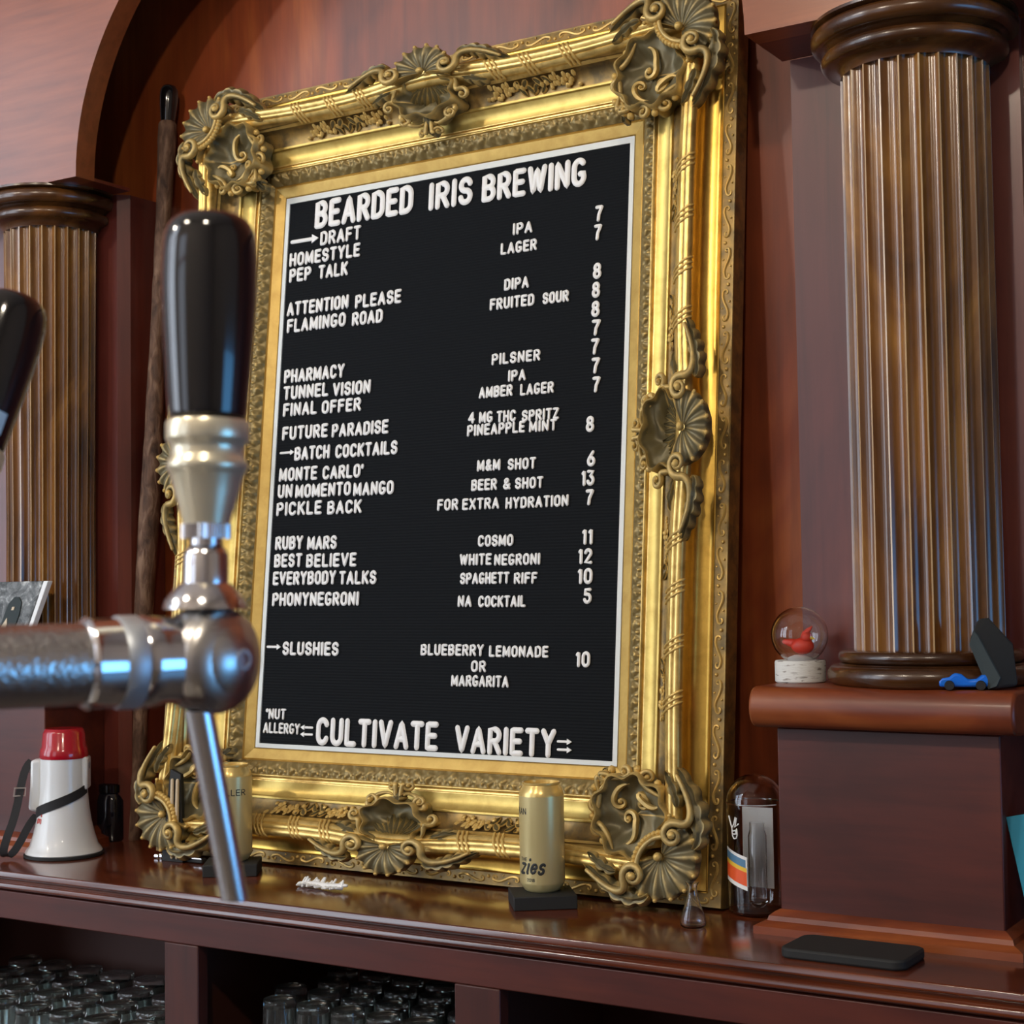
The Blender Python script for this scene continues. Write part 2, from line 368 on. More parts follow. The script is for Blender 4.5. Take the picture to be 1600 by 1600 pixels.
# ------------------------------------------------------------------ counter and open cabinet below
x0, x1 = -1.6, 2.6
q = [(WALLY-.004, ZC), (-.3020, ZC)]+[(-.3020-.0026*math.sin(PI*.4*i/4), ZC-.0026+.0026*math.cos(PI*.4*i/4)) for i in range(1, 5)]
q += [(-.3062, ZC-.0070), (-.3062, ZC-.0095)]+[(-.3062+.0075*math.sin(PI/2*i/5), ZC-.0095-.009*(1-math.cos(PI/2*i/5))) for i in range(1, 6)]
q += [(-.3020, ZC-.0200), (-.3035, ZC-.0225), (-.3035, ZC-.0280), (-.3000, ZC-.0300), (-.2930, ZC-.0340), (.1, ZC-.034), (WALLY-.004, ZC-.034)]
ct = MB().prism(q, x0, x1, 'X').build('bar_counter', M['counter'], smooth=40)
tag(ct, 'glossy dark red wooden counter shelf that the gold frame stands on', 'counter')
cab = tag(empty('back_bar_cabinet', (.4, -.1, FLOOR)), 'dark red wooden open cabinet with glasses under the counter', 'cabinet')
def cb(): return MB()
off = lambda p: (p[0]-.4, p[1]+.1, p[2]-FLOOR)
ZT = ZC-.0345; RB = -.2715
MB().box(x0, x1, -.295, -.272, RB, ZT).xf(off).build('top_rail', M['panel'], cab, .002)
for a, b_ in ((-.79, -.72), (.066, .136), (.612, .686), (1.48, 1.55)):
    MB().box(a, b_, -.295, -.272, -.98, RB).xf(off).build('stile', M['stile'], cab, .002)
    MB().box(a, a+.02, -.272, .09, -.98, ZT-.002).xf(off).build('divider', M['inside'], cab)
MB().box(x0, x1, .09, .112, FLOOR, ZT-.002).xf(off).build('back_panel', M['inside'], cab)
ZS = -.575
MB().box(x0, x1, -.272, .09, ZS-.02, ZS).xf(off).build('shelf', M['inside'], cab)
MB().box(x0, x1, -.295, .09, FLOOR, -.98).xf(off).build('plinth', M['mahog_h'], cab)

# ------------------------------------------------------------------ the ornate gold frame (local: x right, z up, -y out of the board)
BW, BH = .7145, .99
frame = tag(empty('ornate_frame', (0, 0, 0), (-LEAN, 0, 0)), 'deep carved gold baroque frame leaning on the counter around the black menu board', 'frame')
def P3(u, w_, v): return (u, -v, w_)
# corner-to-corner loop: each side sampled; swell = how far the outer mouldings swing out near corners and centres
def loop_pts(nside):
    """yields (side, s in -1..1) samples"""
    out = []
    for k in range(4):
        for i in range(nside): out.append((k, -1+2*i/nside))
    return out
def side_pt(k, s, m, v):
    hw, hh = BW/2, BH/2
    if k == 0: return P3(hw+s*(hw+m), -m, v)             # bottom, left to right
    if k == 1: return P3(BW+m, hh+s*(hh+m), v)           # right, upwards
    if k == 2: return P3(hw-s*(hw+m), BH+m, v)           # top, right to left
    return P3(-m, hh-s*(hh+m), v)                        # left, downwards
def swell(k, s):
    Ls = (BW if k in (0, 2) else BH)/2+.17
    d = abs(s)*Ls
    return math.exp(-(d/.115)**2)+math.exp(-((Ls-d)/.15)**2)
def profile_loop(prof, nside=60, sw=0):
    """prof: list of (m, v, swell weight)"""
    smp = loop_pts(nside); n = len(smp); k = len(prof); vs = []
    for (sd, s) in smp:
        g = swell(sd, s) if sw else 0
        for q in prof:
            m_, v_ = q[0], q[1]; wt = q[2] if len(q) > 2 else 0
            vs.append(side_pt(sd, s, m_+sw*g*wt, v_+sw*.55*g*wt))
    fs = [(i*k+j, ((i+1) % n)*k+j, ((i+1) % n)*k+j+1, i*k+j+1) for i in range(n) for j in range(k-1)]
    return MB().add(vs, fs)
def arcp(m0, v0, m1, v1, b, n=6):
    """bulging moulding between two profile points"""
    d = np.array([m1-m0, v1-v0]); L_ = np.hypot(*d); nn = np.array([-d[1], d[0]])/L_
    return [tuple(np.array([m0, v0])+d*i/n+nn*b*math.sin(PI*i/n)) for i in range(n+1)]
profile_loop([(-.002, -.004), (.002, .004), (.004, .005), (.0185, .0105), (.0205, .0095), (.0215, .0125)], 2).build('liner', M['liner'], frame, smooth=20)
profile_loop([(.0440, .0215)]+arcp(.0440, .0225, .0490, .0245, .0028)+[(.0500, .021), (.0525, .0215)]+arcp(.0530, .024, .0555, .026, .0012, 4), 2).build('gilt_fillet', M['goldline'], frame, smooth=50)
profile_loop(arcp(.0555, .026, .0790, .034, -.0030, 8)+arcp(.0790, .034, .0835, .0385, .0022, 5)+[(.0845, .035)], 2).build('inner_moulding', M['gold'], frame, smooth=50)
profile_loop([(.0842, .035)]+arcp(.0850, .035, .1125, .068, -.0085, 8), 40).build('carved_panel', M['darkgold'], frame, smooth=40)
SW = .010
reed = []
for a, b_ in (((.1115, .067), (.1185, .0785)), ((.1190, .0780), (.1275, .0830)), ((.1280, .0825), (.1390, .0815))): reed += [p+(1,) for p in arcp(*a, *b_, .0026, 6)]
reed += [(.1405, .078, 1), (.1408, .074, 1)]
profile_loop([(.108, .060, .2)]+reed, 60, SW).build('reeded_ridge', M['goldline'], frame, smooth=50)
cv = [(.1406, .075, .9)]+[p+(.7*(1-i/9),) for i, p in enumerate(arcp(.1412, .070, .1670, .0375, -.0105, 9))]+[(.1685, .0385, 0), (.170, .0375, 0)]
profile_loop(cv, 60, SW).build('outer_cove', M['covegold'], frame, smooth=50)
bp_ = profile_loop([(.170, .0365), (.1875, .0350)]+arcp(.1875, .035, .1900, .033, .0012, 3)+[(.1906, .028), (.1908, 0), (.15, 0)], 2).build('outer_edge', M['darkgold'], frame, smooth=30)

# leaf moulding: carved strip with a running leaf pattern
def leaf_strip():
    s = MB(); m0, m1, v0, v1 = .0218, .0440, .0125, .0225
    for k in range(4):
        Lh = (BW if k in (0, 2) else BH)/2+.033
        ns = int(2*Lh/.0017); nt_ = 11
        S = np.linspace(-Lh, Lh, ns)[:, None]; T = np.linspace(0, 1, nt_)[None, :]
        per = .0235
        ph = (S/per+.5) % 1-.5
        lf = np.clip(1-(np.abs(ph)/(.40*np.sin(PI*np.clip(T, .02, 1)**.75)+.04))**2, 0, 1)
        vein = .35*np.exp(-(ph/.05)**2)+.25*np.cos(ph*40+T*8)
        ph2 = ((S/per) % 1)-.5
        dart = np.clip(1-((ph2/.14)**2+((T-.75)/.22)**2), 0, 1)
        h = .0042*lf*(1+.5*vein)+.0040*dart+.0012*np.sin(S*310+np.sin(T*9+S*50)*2)
        h = h*np.sin(PI*T)**.4
        V = np.zeros((ns, nt_, 3))
        for i in range(ns):
            for j in range(nt_):
                t = T[0, j]; m = m0+(m1-m0)*t
                lim = (BW if k in (0, 2) else BH)/2+m
                sc = max(-1, min(1, S[i, 0]/lim))
                V[i, j] = side_pt(k, sc, m, v0+(v1-v0)*t+.002*math.sin(PI*t)+h[i, j])
        s.grid(V)
    return s
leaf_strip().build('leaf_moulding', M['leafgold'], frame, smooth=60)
# running scrolls on the outer band
def scroll_band():
    s = MB()
    for k in range(4):
        Lh = (BW if k in (0, 2) else BH)/2+.18
        n = int(2*Lh/.062)
        for i in range(n):
            c = -Lh+(i+.5)*2*Lh/n; fl = 1 if i % 2 else -1
            pts = []
            for t in np.linspace(0, 1, 11):
                a = PI*1.5*(1-t)
                pts.append((-.020+.0052*(.35+.65*t)*math.cos(a+PI*.5)*1.2, -.0018+.0045*(.35+.65*t)*math.sin(a+PI*.5)))
            pts += [tuple(p) for p in bez((-.020, .0030), (-.008, .0075), (.004, -.008), (.018, -.0045), 8)[1:]]
            for t in np.linspace(0, 1, 8)[1:]:
                a = -PI/2+PI*1.4*t; pts.append((.018+.0045*(1-.6*t)*math.cos(a), -.0002+.0043*(1-.6*t)*math.sin(a)))
            rad = np.interp(np.linspace(0, 1, len(pts)), [0, .3, .7, 1], [.0011, .0021, .0021, .0011])
            def mp(a, b):
                m = .179+b*fl; lim = (BW if k in (0, 2) else BH)/2+m
                return side_pt(k, max(-1, min(1, (c+a)/lim)), m, .0362)
            s.tube([mp(a, b) for a, b in pts], rad, 5, caps=1)
            s.blob(mp(.030, .003), .0030, 6, 4); s.blob(mp(.004, .0055), .0018, 6, 4); s.blob(mp(-.006, -.006), .0016, 6, 4)
    return s
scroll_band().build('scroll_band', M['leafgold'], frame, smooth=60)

# ornament kit, drawn in a flat (a, b) plane with height v
class Orn(MB):
    def scroll(s, c, r0, turns, a0, sweep, tail, v=(.1, .09), rad=(.0028, .0052, .002), nz=8):
        """volute around c starting at its eye, unwinding to join a bezier tail (list of 3 (a,b) points)"""
        pts = []; n = int(14*turns)
        for i in range(n+1):
            t = i/n; a = a0+sweep*2*PI*turns*(t-1); r = r0*(.22+.78*t)
            pts.append((c[0]+r*math.cos(a), c[1]+r*math.sin(a)))
        e = pts[-1]; tg = (-sweep*math.sin(a0), sweep*math.cos(a0)); k = r0*1.1
        pts += [tuple(p) for p in bez(e, (e[0]+tg[0]*k, e[1]+tg[1]*k), tail[0], tail[1], 14)[1:]]
        m = len(pts); tt = np.linspace(0, 1, m)
        vv = np.interp(tt, [0, .25, .6, 1], [v[0]+.006, v[0], (v[0]+v[1])/2+.003, v[1]])
        rr = np.interp(tt, [0, .15, .5, .8, 1], [rad[0], rad[0]*1.1, rad[1], rad[1]*.9, rad[2]])
        s.tube([(p[0], p[1], q) for p, q in zip(pts, vv)], rr, nz, flat=1.2, nrm=(0, 0, 1))
        s.blob((c[0], c[1], v[0]+.004), (r0*.36, r0*.36, .006), 8, 5)
        return s
    def leaf(s, pts, wid, v0, v1, lobes=4, crest=.006, side=1):
        """acanthus leaf along a bezier"""
        q = bez(*pts, 28); n = len(q); T = np.gradient(q, axis=0); T /= np.linalg.norm(T, axis=1)[:, None]; N = np.stack([-T[:, 1], T[:, 0]], 1)
        V = np.zeros((n, 7, 3))
        for i in range(n):
            t = i/(n-1); env = math.sin(PI*min(1, (t*.86+.14)))**.7; sr = 1-.42*(0.5+.5*math.cos(2*PI*lobes*t))**2
            wv = wid*env*sr+.0012
            for j in range(7):
                x = -1+j/3
                sh = t+.05*abs(x)
                h = v0+(v1-v0)*t+crest*math.sin(PI*min(1, t+.12))*(1-.75*abs(x)**1.6)+.0016*math.cos(x*PI*3)
                V[i, j, :2] = q[i]+N[i]*wv*x+T[i]*wv*.35*abs(x); V[i, j, 2] = h
        sk = V.copy(); sk[..., 2] -= .012
        s.grid(V, None, sk); return s
    def shell(s, c, r, a0, a1, v, ribs=9, depth=.006, dome=.010, boss=.0, n=14):
        na = ribs*6+1
        V = np.zeros((na, n, 3))
        for i in range(na):
            a = a0+(a1-a0)*i/(na-1); f = .5+.5*math.cos(2*PI*ribs*i/(na-1))
            for j in range(n):
                t = j/(n-1); rr = r*(.10+.90*t)*(1+.07*(f-.5)*t)
                V[i, j] = (c[0]+rr*math.cos(a), c[1]+rr*math.sin(a), v+dome*math.sin(PI*.62*t+.25)-depth*(1-f)*t**.7)
        sk = V.copy(); sk[..., 2] -= .018
        s.grid(V, None, sk)
        for i in range(ribs+1):
            a = a0+(a1-a0)*i/ribs; s.blob((c[0]+r*1.03*math.cos(a), c[1]+r*1.03*math.sin(a), v+dome*.7), (.0034, .0034, .0036), 6, 4)
        if boss: s.blob((c[0], c[1], v+dome*.7), (boss, boss, boss*1.1), 10, 6)
        return s
    def flower(s, c, r, v, pet=5):
        for i in range(pet):
            a = 2*PI*i/pet+c[0]*90; s.blob((c[0]+r*math.cos(a), c[1]+r*math.sin(a), v), (r*.62, r*.62, r*.45), 7, 4)
        s.blob((c[0], c[1], v+r*.4), r*.42, 6, 4); return s
    def dish(s, c, ra, rb, v, deep, rim, lobes=9, amp=.07, n=16, swirl=1):
        """hollow cartouche with a wavy rim and a swirling inside"""
        na = 72; V = np.zeros((na, n, 3))
        for i in range(na):
            a = 2*PI*i/(na-1); wv = 1+amp*math.cos(lobes*a)+.03*math.cos(3*a+1)
            for j in range(n):
                t = (j+.05)/(n-1); sw = math.cos(a*3-t*7*swirl)
                h = v-deep*(1-t**2.2)+.0045*sw*math.sin(PI*t)
                if j >= n-2: h = v+rim*(1 if j == n-2 else .5)
                V[i, j] = (c[0]+ra*wv*t*math.cos(a), c[1]+rb*wv*t*math.sin(a), h)
        sk = V.copy(); sk[..., 2] = v-.045
        s.grid(V, None, sk); return s

def corner_orn():
    shell = Orn().shell((.126, .126), .056, PI*.25-PI*.66, PI*.25+PI*.66, .080, 10, .0065, .017, .0065)
    hol = Orn().dish((.074, .074), .057, .057, .080, .028, .006, 9, .08)
    # ribbed collar between shell and hollow
    for i in range(13):
        a = PI*1.25+(i-6)*.13; hol.blob((.141+.049*math.cos(a), .141+.049*math.sin(a), .096), (.0048, .0048, .006), 7, 4)
    hol.tube([(.141+.043*math.cos(PI*1.25+d), .141+.043*math.sin(PI*1.25+d), .100) for d in np.linspace(-.9, .9, 14)], .0035, 7)
    # swirls inside the hollow
    for c, r, a0, sg, tl in (((.066, .080), .012, 0, 1, ((.085, .11), (.060, .117))), ((.085, .058), .012, -PI/2, -1, ((.112, .078), (.116, .055))), ((.052, .058), .009, PI, 1, ((.05, .035), (.068, .032)))):
        hol.scroll(c, r, .9, a0, sg, tl, (.057, .068), (.0022, .0050, .0014), 6)
    sA, sB = Orn(), Orn()
    sA.scroll((.095, .153), .0165, 1.25, PI*.9, -1, ((.070, .188), (.018, .152)), (.104, .092), (.0026, .0060, .003))
    sA.leaf(((.112, .176), (.085, .196), (.050, .176), (.004, .142)), .0135, .088, .078, 5, .010)
    sA.leaf(((.06, .150), (.045, .150), (.030, .140), (.012, .128)), .009, .085, .080, 3, .006)
    sB.v = [(b, a, v) for a, b, v in sA.v]; sB.f = list(sA.f)
    # curls round the inner rim
    cu = Orn()
    for c, r, a0, sg, tl in (((.022, .098), .010, -PI*.5, 1, ((.045, .112), (.048, .122))), ((.016, .062), .009, PI*.4, -1, ((.020, .040), (.034, .034))),
                             ((.030, .022), .008, PI*.8, 1, ((.02, .036), (.024, .046)))):
        cu.scroll(c, r, 1.0, a0, sg, tl, (.068, .074), (.0020, .0042, .0016), 7)
        cu.scroll((c[1], c[0]), r, 1.0, PI/2-a0, -sg, tuple((q[1], q[0]) for q in tl), (.068, .074), (.0020, .0042, .0016), 7)
    for a, b in ((.030, .112), (.012, .080), (.040, .014), (.020, .030)):
        cu.blob((a, b, .068), (.006, .006, .006), 7, 4); cu.blob((b, a, .068), (.006, .006, .006), 7, 4)
    cu.leaf(((.040, .040), (.032, .030), (.026, .022), (.018, .014)), .010, .066, .050, 3, .007)
    return shell, hol, sA, sB, cu
def centre_orn():
    sh = Orn().shell((0, .138), .046, PI*.5-PI*.60, PI*.5+PI*.60, .084, 9, .0060, .016, .006)
    ho = Orn().dish((0, .098), .050, .040, .078, .024, .006, 7, .10)
    for i in range(9):
        a = PI*1.5+(i-4)*.22; ho.leaf(((.0, .125), (.008*(i-4), .115), (.010*(i-4), .100), (.0105*(i-4), .084+.002*abs(i-4))), .0045, .066, .054, 1, .004)
    vol = []
    for sg in (1, -1):
        o = Orn()
        o.scroll((.047*sg, .138), .0155, 1.25, PI*.5-sg*PI*.45, sg*1, ((.082*sg, .168), (.128*sg, .138)), (.102, .088), (.0026, .0058, .0026))
        o.leaf(((.060*sg, .160), (.085*sg, .168), (.105*sg, .150), (.140*sg, .134)), .0115, .090, .078, 5, .009)
        o.leaf(((.060*sg, .120), (.075*sg, .118), (.090*sg, .108), (.100*sg, .112)), .0095, .072, .066, 3, .007)
        vol.append(o)
    cu = Orn()
    for sg in (1, -1):
        cu.scroll((.040*sg, .062), .012, 1.1, PI*.5-sg*PI*.1, -sg, ((.022*sg, .040), (.010*sg, .052)), (.066, .060), (.0022, .0046, .002), 7)
        cu.scroll((.014*sg, .036), .008, 1.0, PI*.5+sg*PI*.5, sg, ((.004*sg, .052), (.003*sg, .066)), (.052, .062), (.002, .0036, .002), 7)
        cu.scroll((.062*sg, .088), .010, 1.0, PI*.5+sg*PI*.1, sg, ((.056*sg, .108), (.050*sg, .118)), (.072, .078), (.002, .0044, .002), 7)
    cu.leaf(((0, .066), (.0, .056), (0, .048), (0, .034)), .010, .066, .046, 3, .008)
    return sh, ho, vol[0], vol[1], cu
def place(orn_parts, names, fn, root_name, scale_note=None):
    first = None
    for i, (o_, nm) in enumerate(zip(orn_parts, names)):
        s = MB(); s.v = list(o_.v); s.f = list(o_.f); s.xf(fn)
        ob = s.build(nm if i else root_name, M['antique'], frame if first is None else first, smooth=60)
        if first is None: first = ob
    return first
CO = corner_orn(); CE = centre_orn()
# the hollow carries shell, scrolls and curls as sub-parts
COo = (CO[1], CO[0], CO[2], CO[3], CO[4]); cn = ('', 'shell', 'scroll', 'scroll', 'curls')
CEo = (CE[1], CE[0], CE[2], CE[3], CE[4])
def cs(a): return .184-(.187-a)*1.05
for su, sw_ in ((0, 1), (1, 1), (0, 0), (1, 0)):
    def fn(p, su=su, sw_=sw_): return P3(BW+cs(p[0]) if su else -cs(p[0]), BH+cs(p[1]) if sw_ else -cs(p[1]), p[2]+.006)
    place(COo, cn, fn, 'corner_ornament')
for k in range(4):
    def fn(p, k=k):
        m = .185-(.187-p[1])*.92
        return side_pt(k, 1.2*p[0]/((BW if k in (0, 2) else BH)/2+m), m, p[2]+.006)
    place(CEo, cn, fn, 'centre_ornament')
# flower sprigs on the carved panel
def panel_v(m): return np.interp(m, [.085, .092, .100, .109], [.036, .040, .050, .064])
def sprig(k, s0, flip):
    o = Orn(); rs = random.Random(k*31+int(s0*100))
    q = []
    o.flower((0, 0), .0065, 0); o.flower((.019*flip, .003), .0055, 0)
    for i in range(13):
        a = -.022+.066*i/12+rs.uniform(-.004, .004); b = rs.uniform(-.010, .010)*(1-.5*i/12); o.blob((a*flip, b, -.001), (.0044, .0036, .0036), 6, 4)
    for i in range(4):
        a = .03+.008*i; o.leaf(((a*flip, 0), ((a+.004)*flip, .004), ((a+.008)*flip, .006*(-1)**i), ((a+.013)*flip, .009*(-1)**i)), .0034, -.002, -.002, 1, .002)
    def fn(p):
        m = .0955+p[1]; hl = (BW if k in (0, 2) else BH)/2
        return side_pt(k, (s0+p[0])/(hl+m), m, panel_v(m)+max(p[2], -.003)+.003)
    s = MB(); s.v = o.v; s.f = o.f; s.xf(fn); s.build('flower_sprig', M['antique'], frame, smooth=60)
for k in (0, 2):
    for s0, f in ((-.255, 1), (.255, -1), (-.125, -1), (.125, 1)): sprig(k, s0, f)
for k in (1, 3):
    for s0, f in ((-.40, 1), (.40, -1), (-.15, -1), (.15, 1)): sprig(k, s0, f)
# ribbon wraps crossing the reeded ridge
for k in range(4):
    hl = (BW if k in (0, 2) else BH)/2
    for s0 in ((-.275, -.20, -.135, .135, .20, .275) if k in (0, 2) else (-.40, -.32, -.24, -.165, .165, .24, .32, .40)):
        rb_ = MB()
        for d in (-.006, .002, .010):
            pts = []
            for t in np.linspace(0, 1, 9):
                m = .1075+.034*t; vv = np.interp(t, [0, .27, .56, .93, 1], [.0675, .0790, .0845, .0836, .078])
                g = swell(k, (s0)/(hl+.13)); m += SW*g; vv += SW*.55*g
                pts.append(side_pt(k, (s0+d+.018*(t-.5))/(hl+m), m, vv))
            rb_.tube(pts, .0022, 6, caps=1)
        rb_.build('ribbon_wrap', M['leafgold'], frame, smooth=60)

# ------------------------------------------------------------------ the letter board inside the frame
board = tag(empty('menu_board', (0, 0, 0), (-LEAN, 0, 0)), 'black felt letter board with a white lettered drinks menu inside the gold frame', 'sign')
s = MB(); rows = 200
zz = np.linspace(.008, BH-.008, rows*2+1)
vs = []; fs = []
for i, z in enumerate(zz):
    v = .0008 if i % 2 else .0015
    vs += [P3(.008, z, v), P3(BW-.008, z, v)]
for i in range(len(zz)-1): fs.append((2*i, 2*i+1, 2*i+3, 2*i+2))
s.add(vs, fs); s.build('grooved_felt', M['felt'], board, smooth=0)
MB().box(.0, BW, 0, .003, 0, BH).build('backing', M['blackmat'], board, smooth=0)
bt = MB()
for m0, m1, v0 in ((0, .0105, .0035),):
    o_ = [(m0, m0), (BW-m0, m0), (BW-m0, BH-m0), (m0, BH-m0)]; i_ = [(m1*.75, m1*.7), (BW-m1*.75, m1*.7), (BW-m1*.75, BH-m1), (m1*.75, BH-m1)]
    vs = [P3(*p, v0) for p in o_]+[P3(*p, v0) for p in i_]+[P3(*p, 0) for p in i_]+[P3(*p, 0) for p in o_]
    fs = []
    for i in range(4):
        j = (i+1) % 4; fs += [(i, j, 4+j, 4+i), (4+i, 4+j, 8+j, 8+i), (i, j, 12+j, 12+i)]
    bt.add(vs, fs)
bt.build('white_border', M['border'], board, smooth=0)

def ar_(cx, cy, rx, ry, a0, a1, n=10): return [(cx+rx*math.cos(math.radians(a0+(a1-a0)*i/n)), cy+ry*math.sin(math.radians(a0+(a1-a0)*i/n))) for i in range(n+1)]
GL = {
 'A': (.56, [[(0, 0), (.28, 1), (.56, 0)], [(.10, .32), (.46, .32)]]),
 'B': (.5, [[(0, 0), (0, 1), (.24, 1)]+ar_(.24, .765, .23, .235, 90, -90)+[(0, .53)], [(.24, .53)]+ar_(.24, .265, .26, .265, 90, -90)+[(0, 0)]]),
 'C': (.5, [ar_(.25, .70, .25, .30, 22, 180)+ar_(.25, .30, .25, .30, 180, 338)]),
 'D': (.5, [[(0, 0), (0, 1), (.2, 1)]+ar_(.2, .70, .30, .30, 90, 0)+ar_(.2, .30, .30, .30, 0, -90)+[(0, 0)]]),
 'E': (.44, [[(.44, 1), (0, 1), (0, 0), (.44, 0)], [(0, .52), (.38, .52)]]),
 'F': (.44, [[(.44, 1), (0, 1), (0, 0)], [(0, .52), (.36, .52)]]),
 'G': (.5, [ar_(.25, .70, .25, .30, 38, 180)+ar_(.25, .30, .25, .30, 180, 360)+[(.5, .43), (.33, .43)]]),
 'H': (.5, [[(0, 0), (0, 1)], [(.5, 0), (.5, 1)], [(0, .5), (.5, .5)]]),
 'I': (.0, [[(0, 0), (0, 1)]]),
 'J': (.42, [[(.42, 1), (.42, .25)]+ar_(.21, .25, .21, .25, 0, -180)]),
 'K': (.5, [[(0, 0), (0, 1)], [(.48, 1), (.02, .40)], [(.17, .58), (.5, 0)]]),
 'L': (.42, [[(0, 1), (0, 0), (.42, 0)]]),
 'M': (.66, [[(0, 0), (.02, 1), (.33, .12), (.64, 1), (.66, 0)]]),
 'N': (.52, [[(0, 0), (0, 1), (.52, 0), (.52, 1)]]),
 'O': (.5, [ar_(.25, .70, .25, .30, 0, 180)+ar_(.25, .30, .25, .30, 180, 360)+[(.5, .70)]]),
 'P': (.48, [[(0, 0), (0, 1), (.24, 1)]+ar_(.24, .73, .24, .27, 90, -90)+[(0, .46)]]),
 'R': (.5, [[(0, 0), (0, 1), (.24, 1)]+ar_(.24, .74, .24, .26, 90, -90)+[(0, .48)], [(.24, .48), (.5, 0)]]),
 'S': (.48, [ar_(.24, .745, .23, .255, 15, 180)+ar_(.24, .745, .23, .235, 180, 270, 6)+ar_(.24, .26, .24, .25, 90, 0, 6)+ar_(.24, .26, .24, .26, 0, -170)]),
 'T': (.48, [[(0, 1), (.48, 1)], [(.24, 1), (.24, 0)]]),
 'U': (.5, [[(0, 1), (0, .28)]+ar_(.25, .28, .25, .28, 180, 360)+[(.5, 1)]]),
 'V': (.54, [[(0, 1), (.27, 0), (.54, 1)]]),
 'W': (.76, [[(0, 1), (.19, 0), (.38, .92), (.57, 0), (.76, 1)]]),
 'X': (.52, [[(0, 0), (.52, 1)], [(0, 1), (.52, 0)]]),
 'Y': (.52, [[(0, 1), (.26, .48), (.52, 1)], [(.26, .48), (.26, 0)]]),
 'Z': (.48, [[(0, 1), (.48, 1), (0, 0), (.48, 0)]]),
 '0': (.46, [ar_(.23, .70, .23, .30, 0, 180)+ar_(.23, .30, .23, .30, 180, 360)+[(.46, .70)]]),
 '1': (.12, [[(0, .86), (.12, 1), (.12, 0)]]),
 '2': (.46, [ar_(.23, .74, .22, .26, 170, -20)+[(0, 0), (.46, 0)]]),
 '3': (.46, [[(.02, 1), (.44, 1), (.20, .60)]+ar_(.22, .30, .24, .30, 80, -165)]),
 '4': (.48, [[(.36, 0), (.36, 1), (0, .28), (.48, .28)]]),
 '5': (.46, [[(.42, 1), (.06, 1), (.03, .56)]+ar_(.21, .32, .24, .32, 120, -160)]),
 '6': (.46, [[(.36, 1), (.06, .50)]+ar_(.23, .28, .22, .28, 150, 510, 18)]),
 '7': (.46, [[(0, 1), (.46, 1), (.20, .42), (.16, 0)]]),
 '8': (.46, [ar_(.23, .765, .20, .235, -90, 270, 18), ar_(.23, .265, .23, .265, 90, 450, 18)]),
 '&': (.54, [[(.54, 0), (.10, .66)]+ar_(.24, .82, .15, .18, 200, -20)+[(.06, .36)]+ar_(.22, .22, .20, .22, 140, 330)+[(.52, .42)]]),
 '*': (.22, [[(.11, .78), (.11, 1.0)], [(.02, .84), (.20, .95)], [(.02, .95), (.20, .84)]]),
 'z': (.36, [[(0, .6), (.36, .6), (0, 0), (.36, .02)]]),
 'i': (.08, [[(.04, .6), (.04, .05), (.10, .02)], [(.05, .86), (.06, .90)]]),
 'e': (.38, [[(.02, .32), (.36, .36)]+ar_(.19, .33, .18, .28, 10, 330)]),
 's': (.32, [ar_(.16, .46, .14, .15, 30, 180)+ar_(.16, .46, .14, .14, 180, 270, 5)+ar_(.16, .16, .15, .16, 90, 0, 5)+ar_(.16, .16, .15, .15, 0, -170)]),
}
def text_strokes(txt, x0, x1, h, rr, gap=.20):
    """strokes of txt fitted between x0 and x1 (ink edges), cap height h incl. stroke; rr = stroke radius"""
    hs = h-2*rr; pos = []; x = 0
    for ch in txt:
        if ch == ' ': x += .42; continue
        w_, st = GL[ch]; pos.append((x, st)); x += w_+gap+2*rr/hs*.55
    x -= gap+2*rr/hs*.55
    sx = (x1-x0-2*rr)/max(x, 1e-6) if x > 1e-6 else hs
    return [[(x0+rr+(px+a)*sx, rr+b*hs) for a, b in st_] for px, st in pos for st_ in st]
def refine(p):
    out = [p[0]]
    for a, b in zip(p[:-1], p[1:]):
        out.append(((a[0]*.94+b[0]*.06), (a[1]*.94+b[1]*.06))); out.append(((a[0]*.06+b[0]*.94), (a[1]*.06+b[1]*.94))); out.append(b)
    return out
def word_to(s, txt, pl, pr, hpx, rk):
    """pl, pr: photo pixels of baseline ends; the row runs level on the board"""
    (u0, w0), (u1, w1) = bd(pl[0], pl[1], .003), bd(pr[0], pr[1], .003)
    _, wt = bd(pl[0], pl[1]-hpx, .003)
    h = wt-w0; base = (w0+w1)/2; rr = h*rk
    for st in text_strokes(txt, u0, u1, h, rr):
        for a in range(len(st)-1): pass
        pts = [P3(a, base+b, .0030) for a, b in (st if len(st) > 5 else refine(st))]
        s.tube(pts, rr, 8, flat=min(.9, .0016/rr+.15), nrm=(0, -1, 0))
def arrow_to(s, pl, pr, rk, flip=False):
    (u0, w0), (u1, w1) = bd(pl[0], pl[1], .003), bd(pr[0], pr[1], .003); w_ = (w0+w1)/2
    if flip: u0, u1 = u1, u0
    d = 1 if u1 > u0 else -1; hd = rk*4.2*d
    s.tube([P3(u0+rk*d, w_, .003), P3((u0+u1)/2, w_, .003), P3(u1-hd, w_, .003)], rk, 8, flat=.5, nrm=(0, -1, 0))
    s.prism([(u1-hd, w_+rk*2.3), (u1, w_), (u1-hd, w_-rk*2.3)], -.0042, -.002, 'Y')
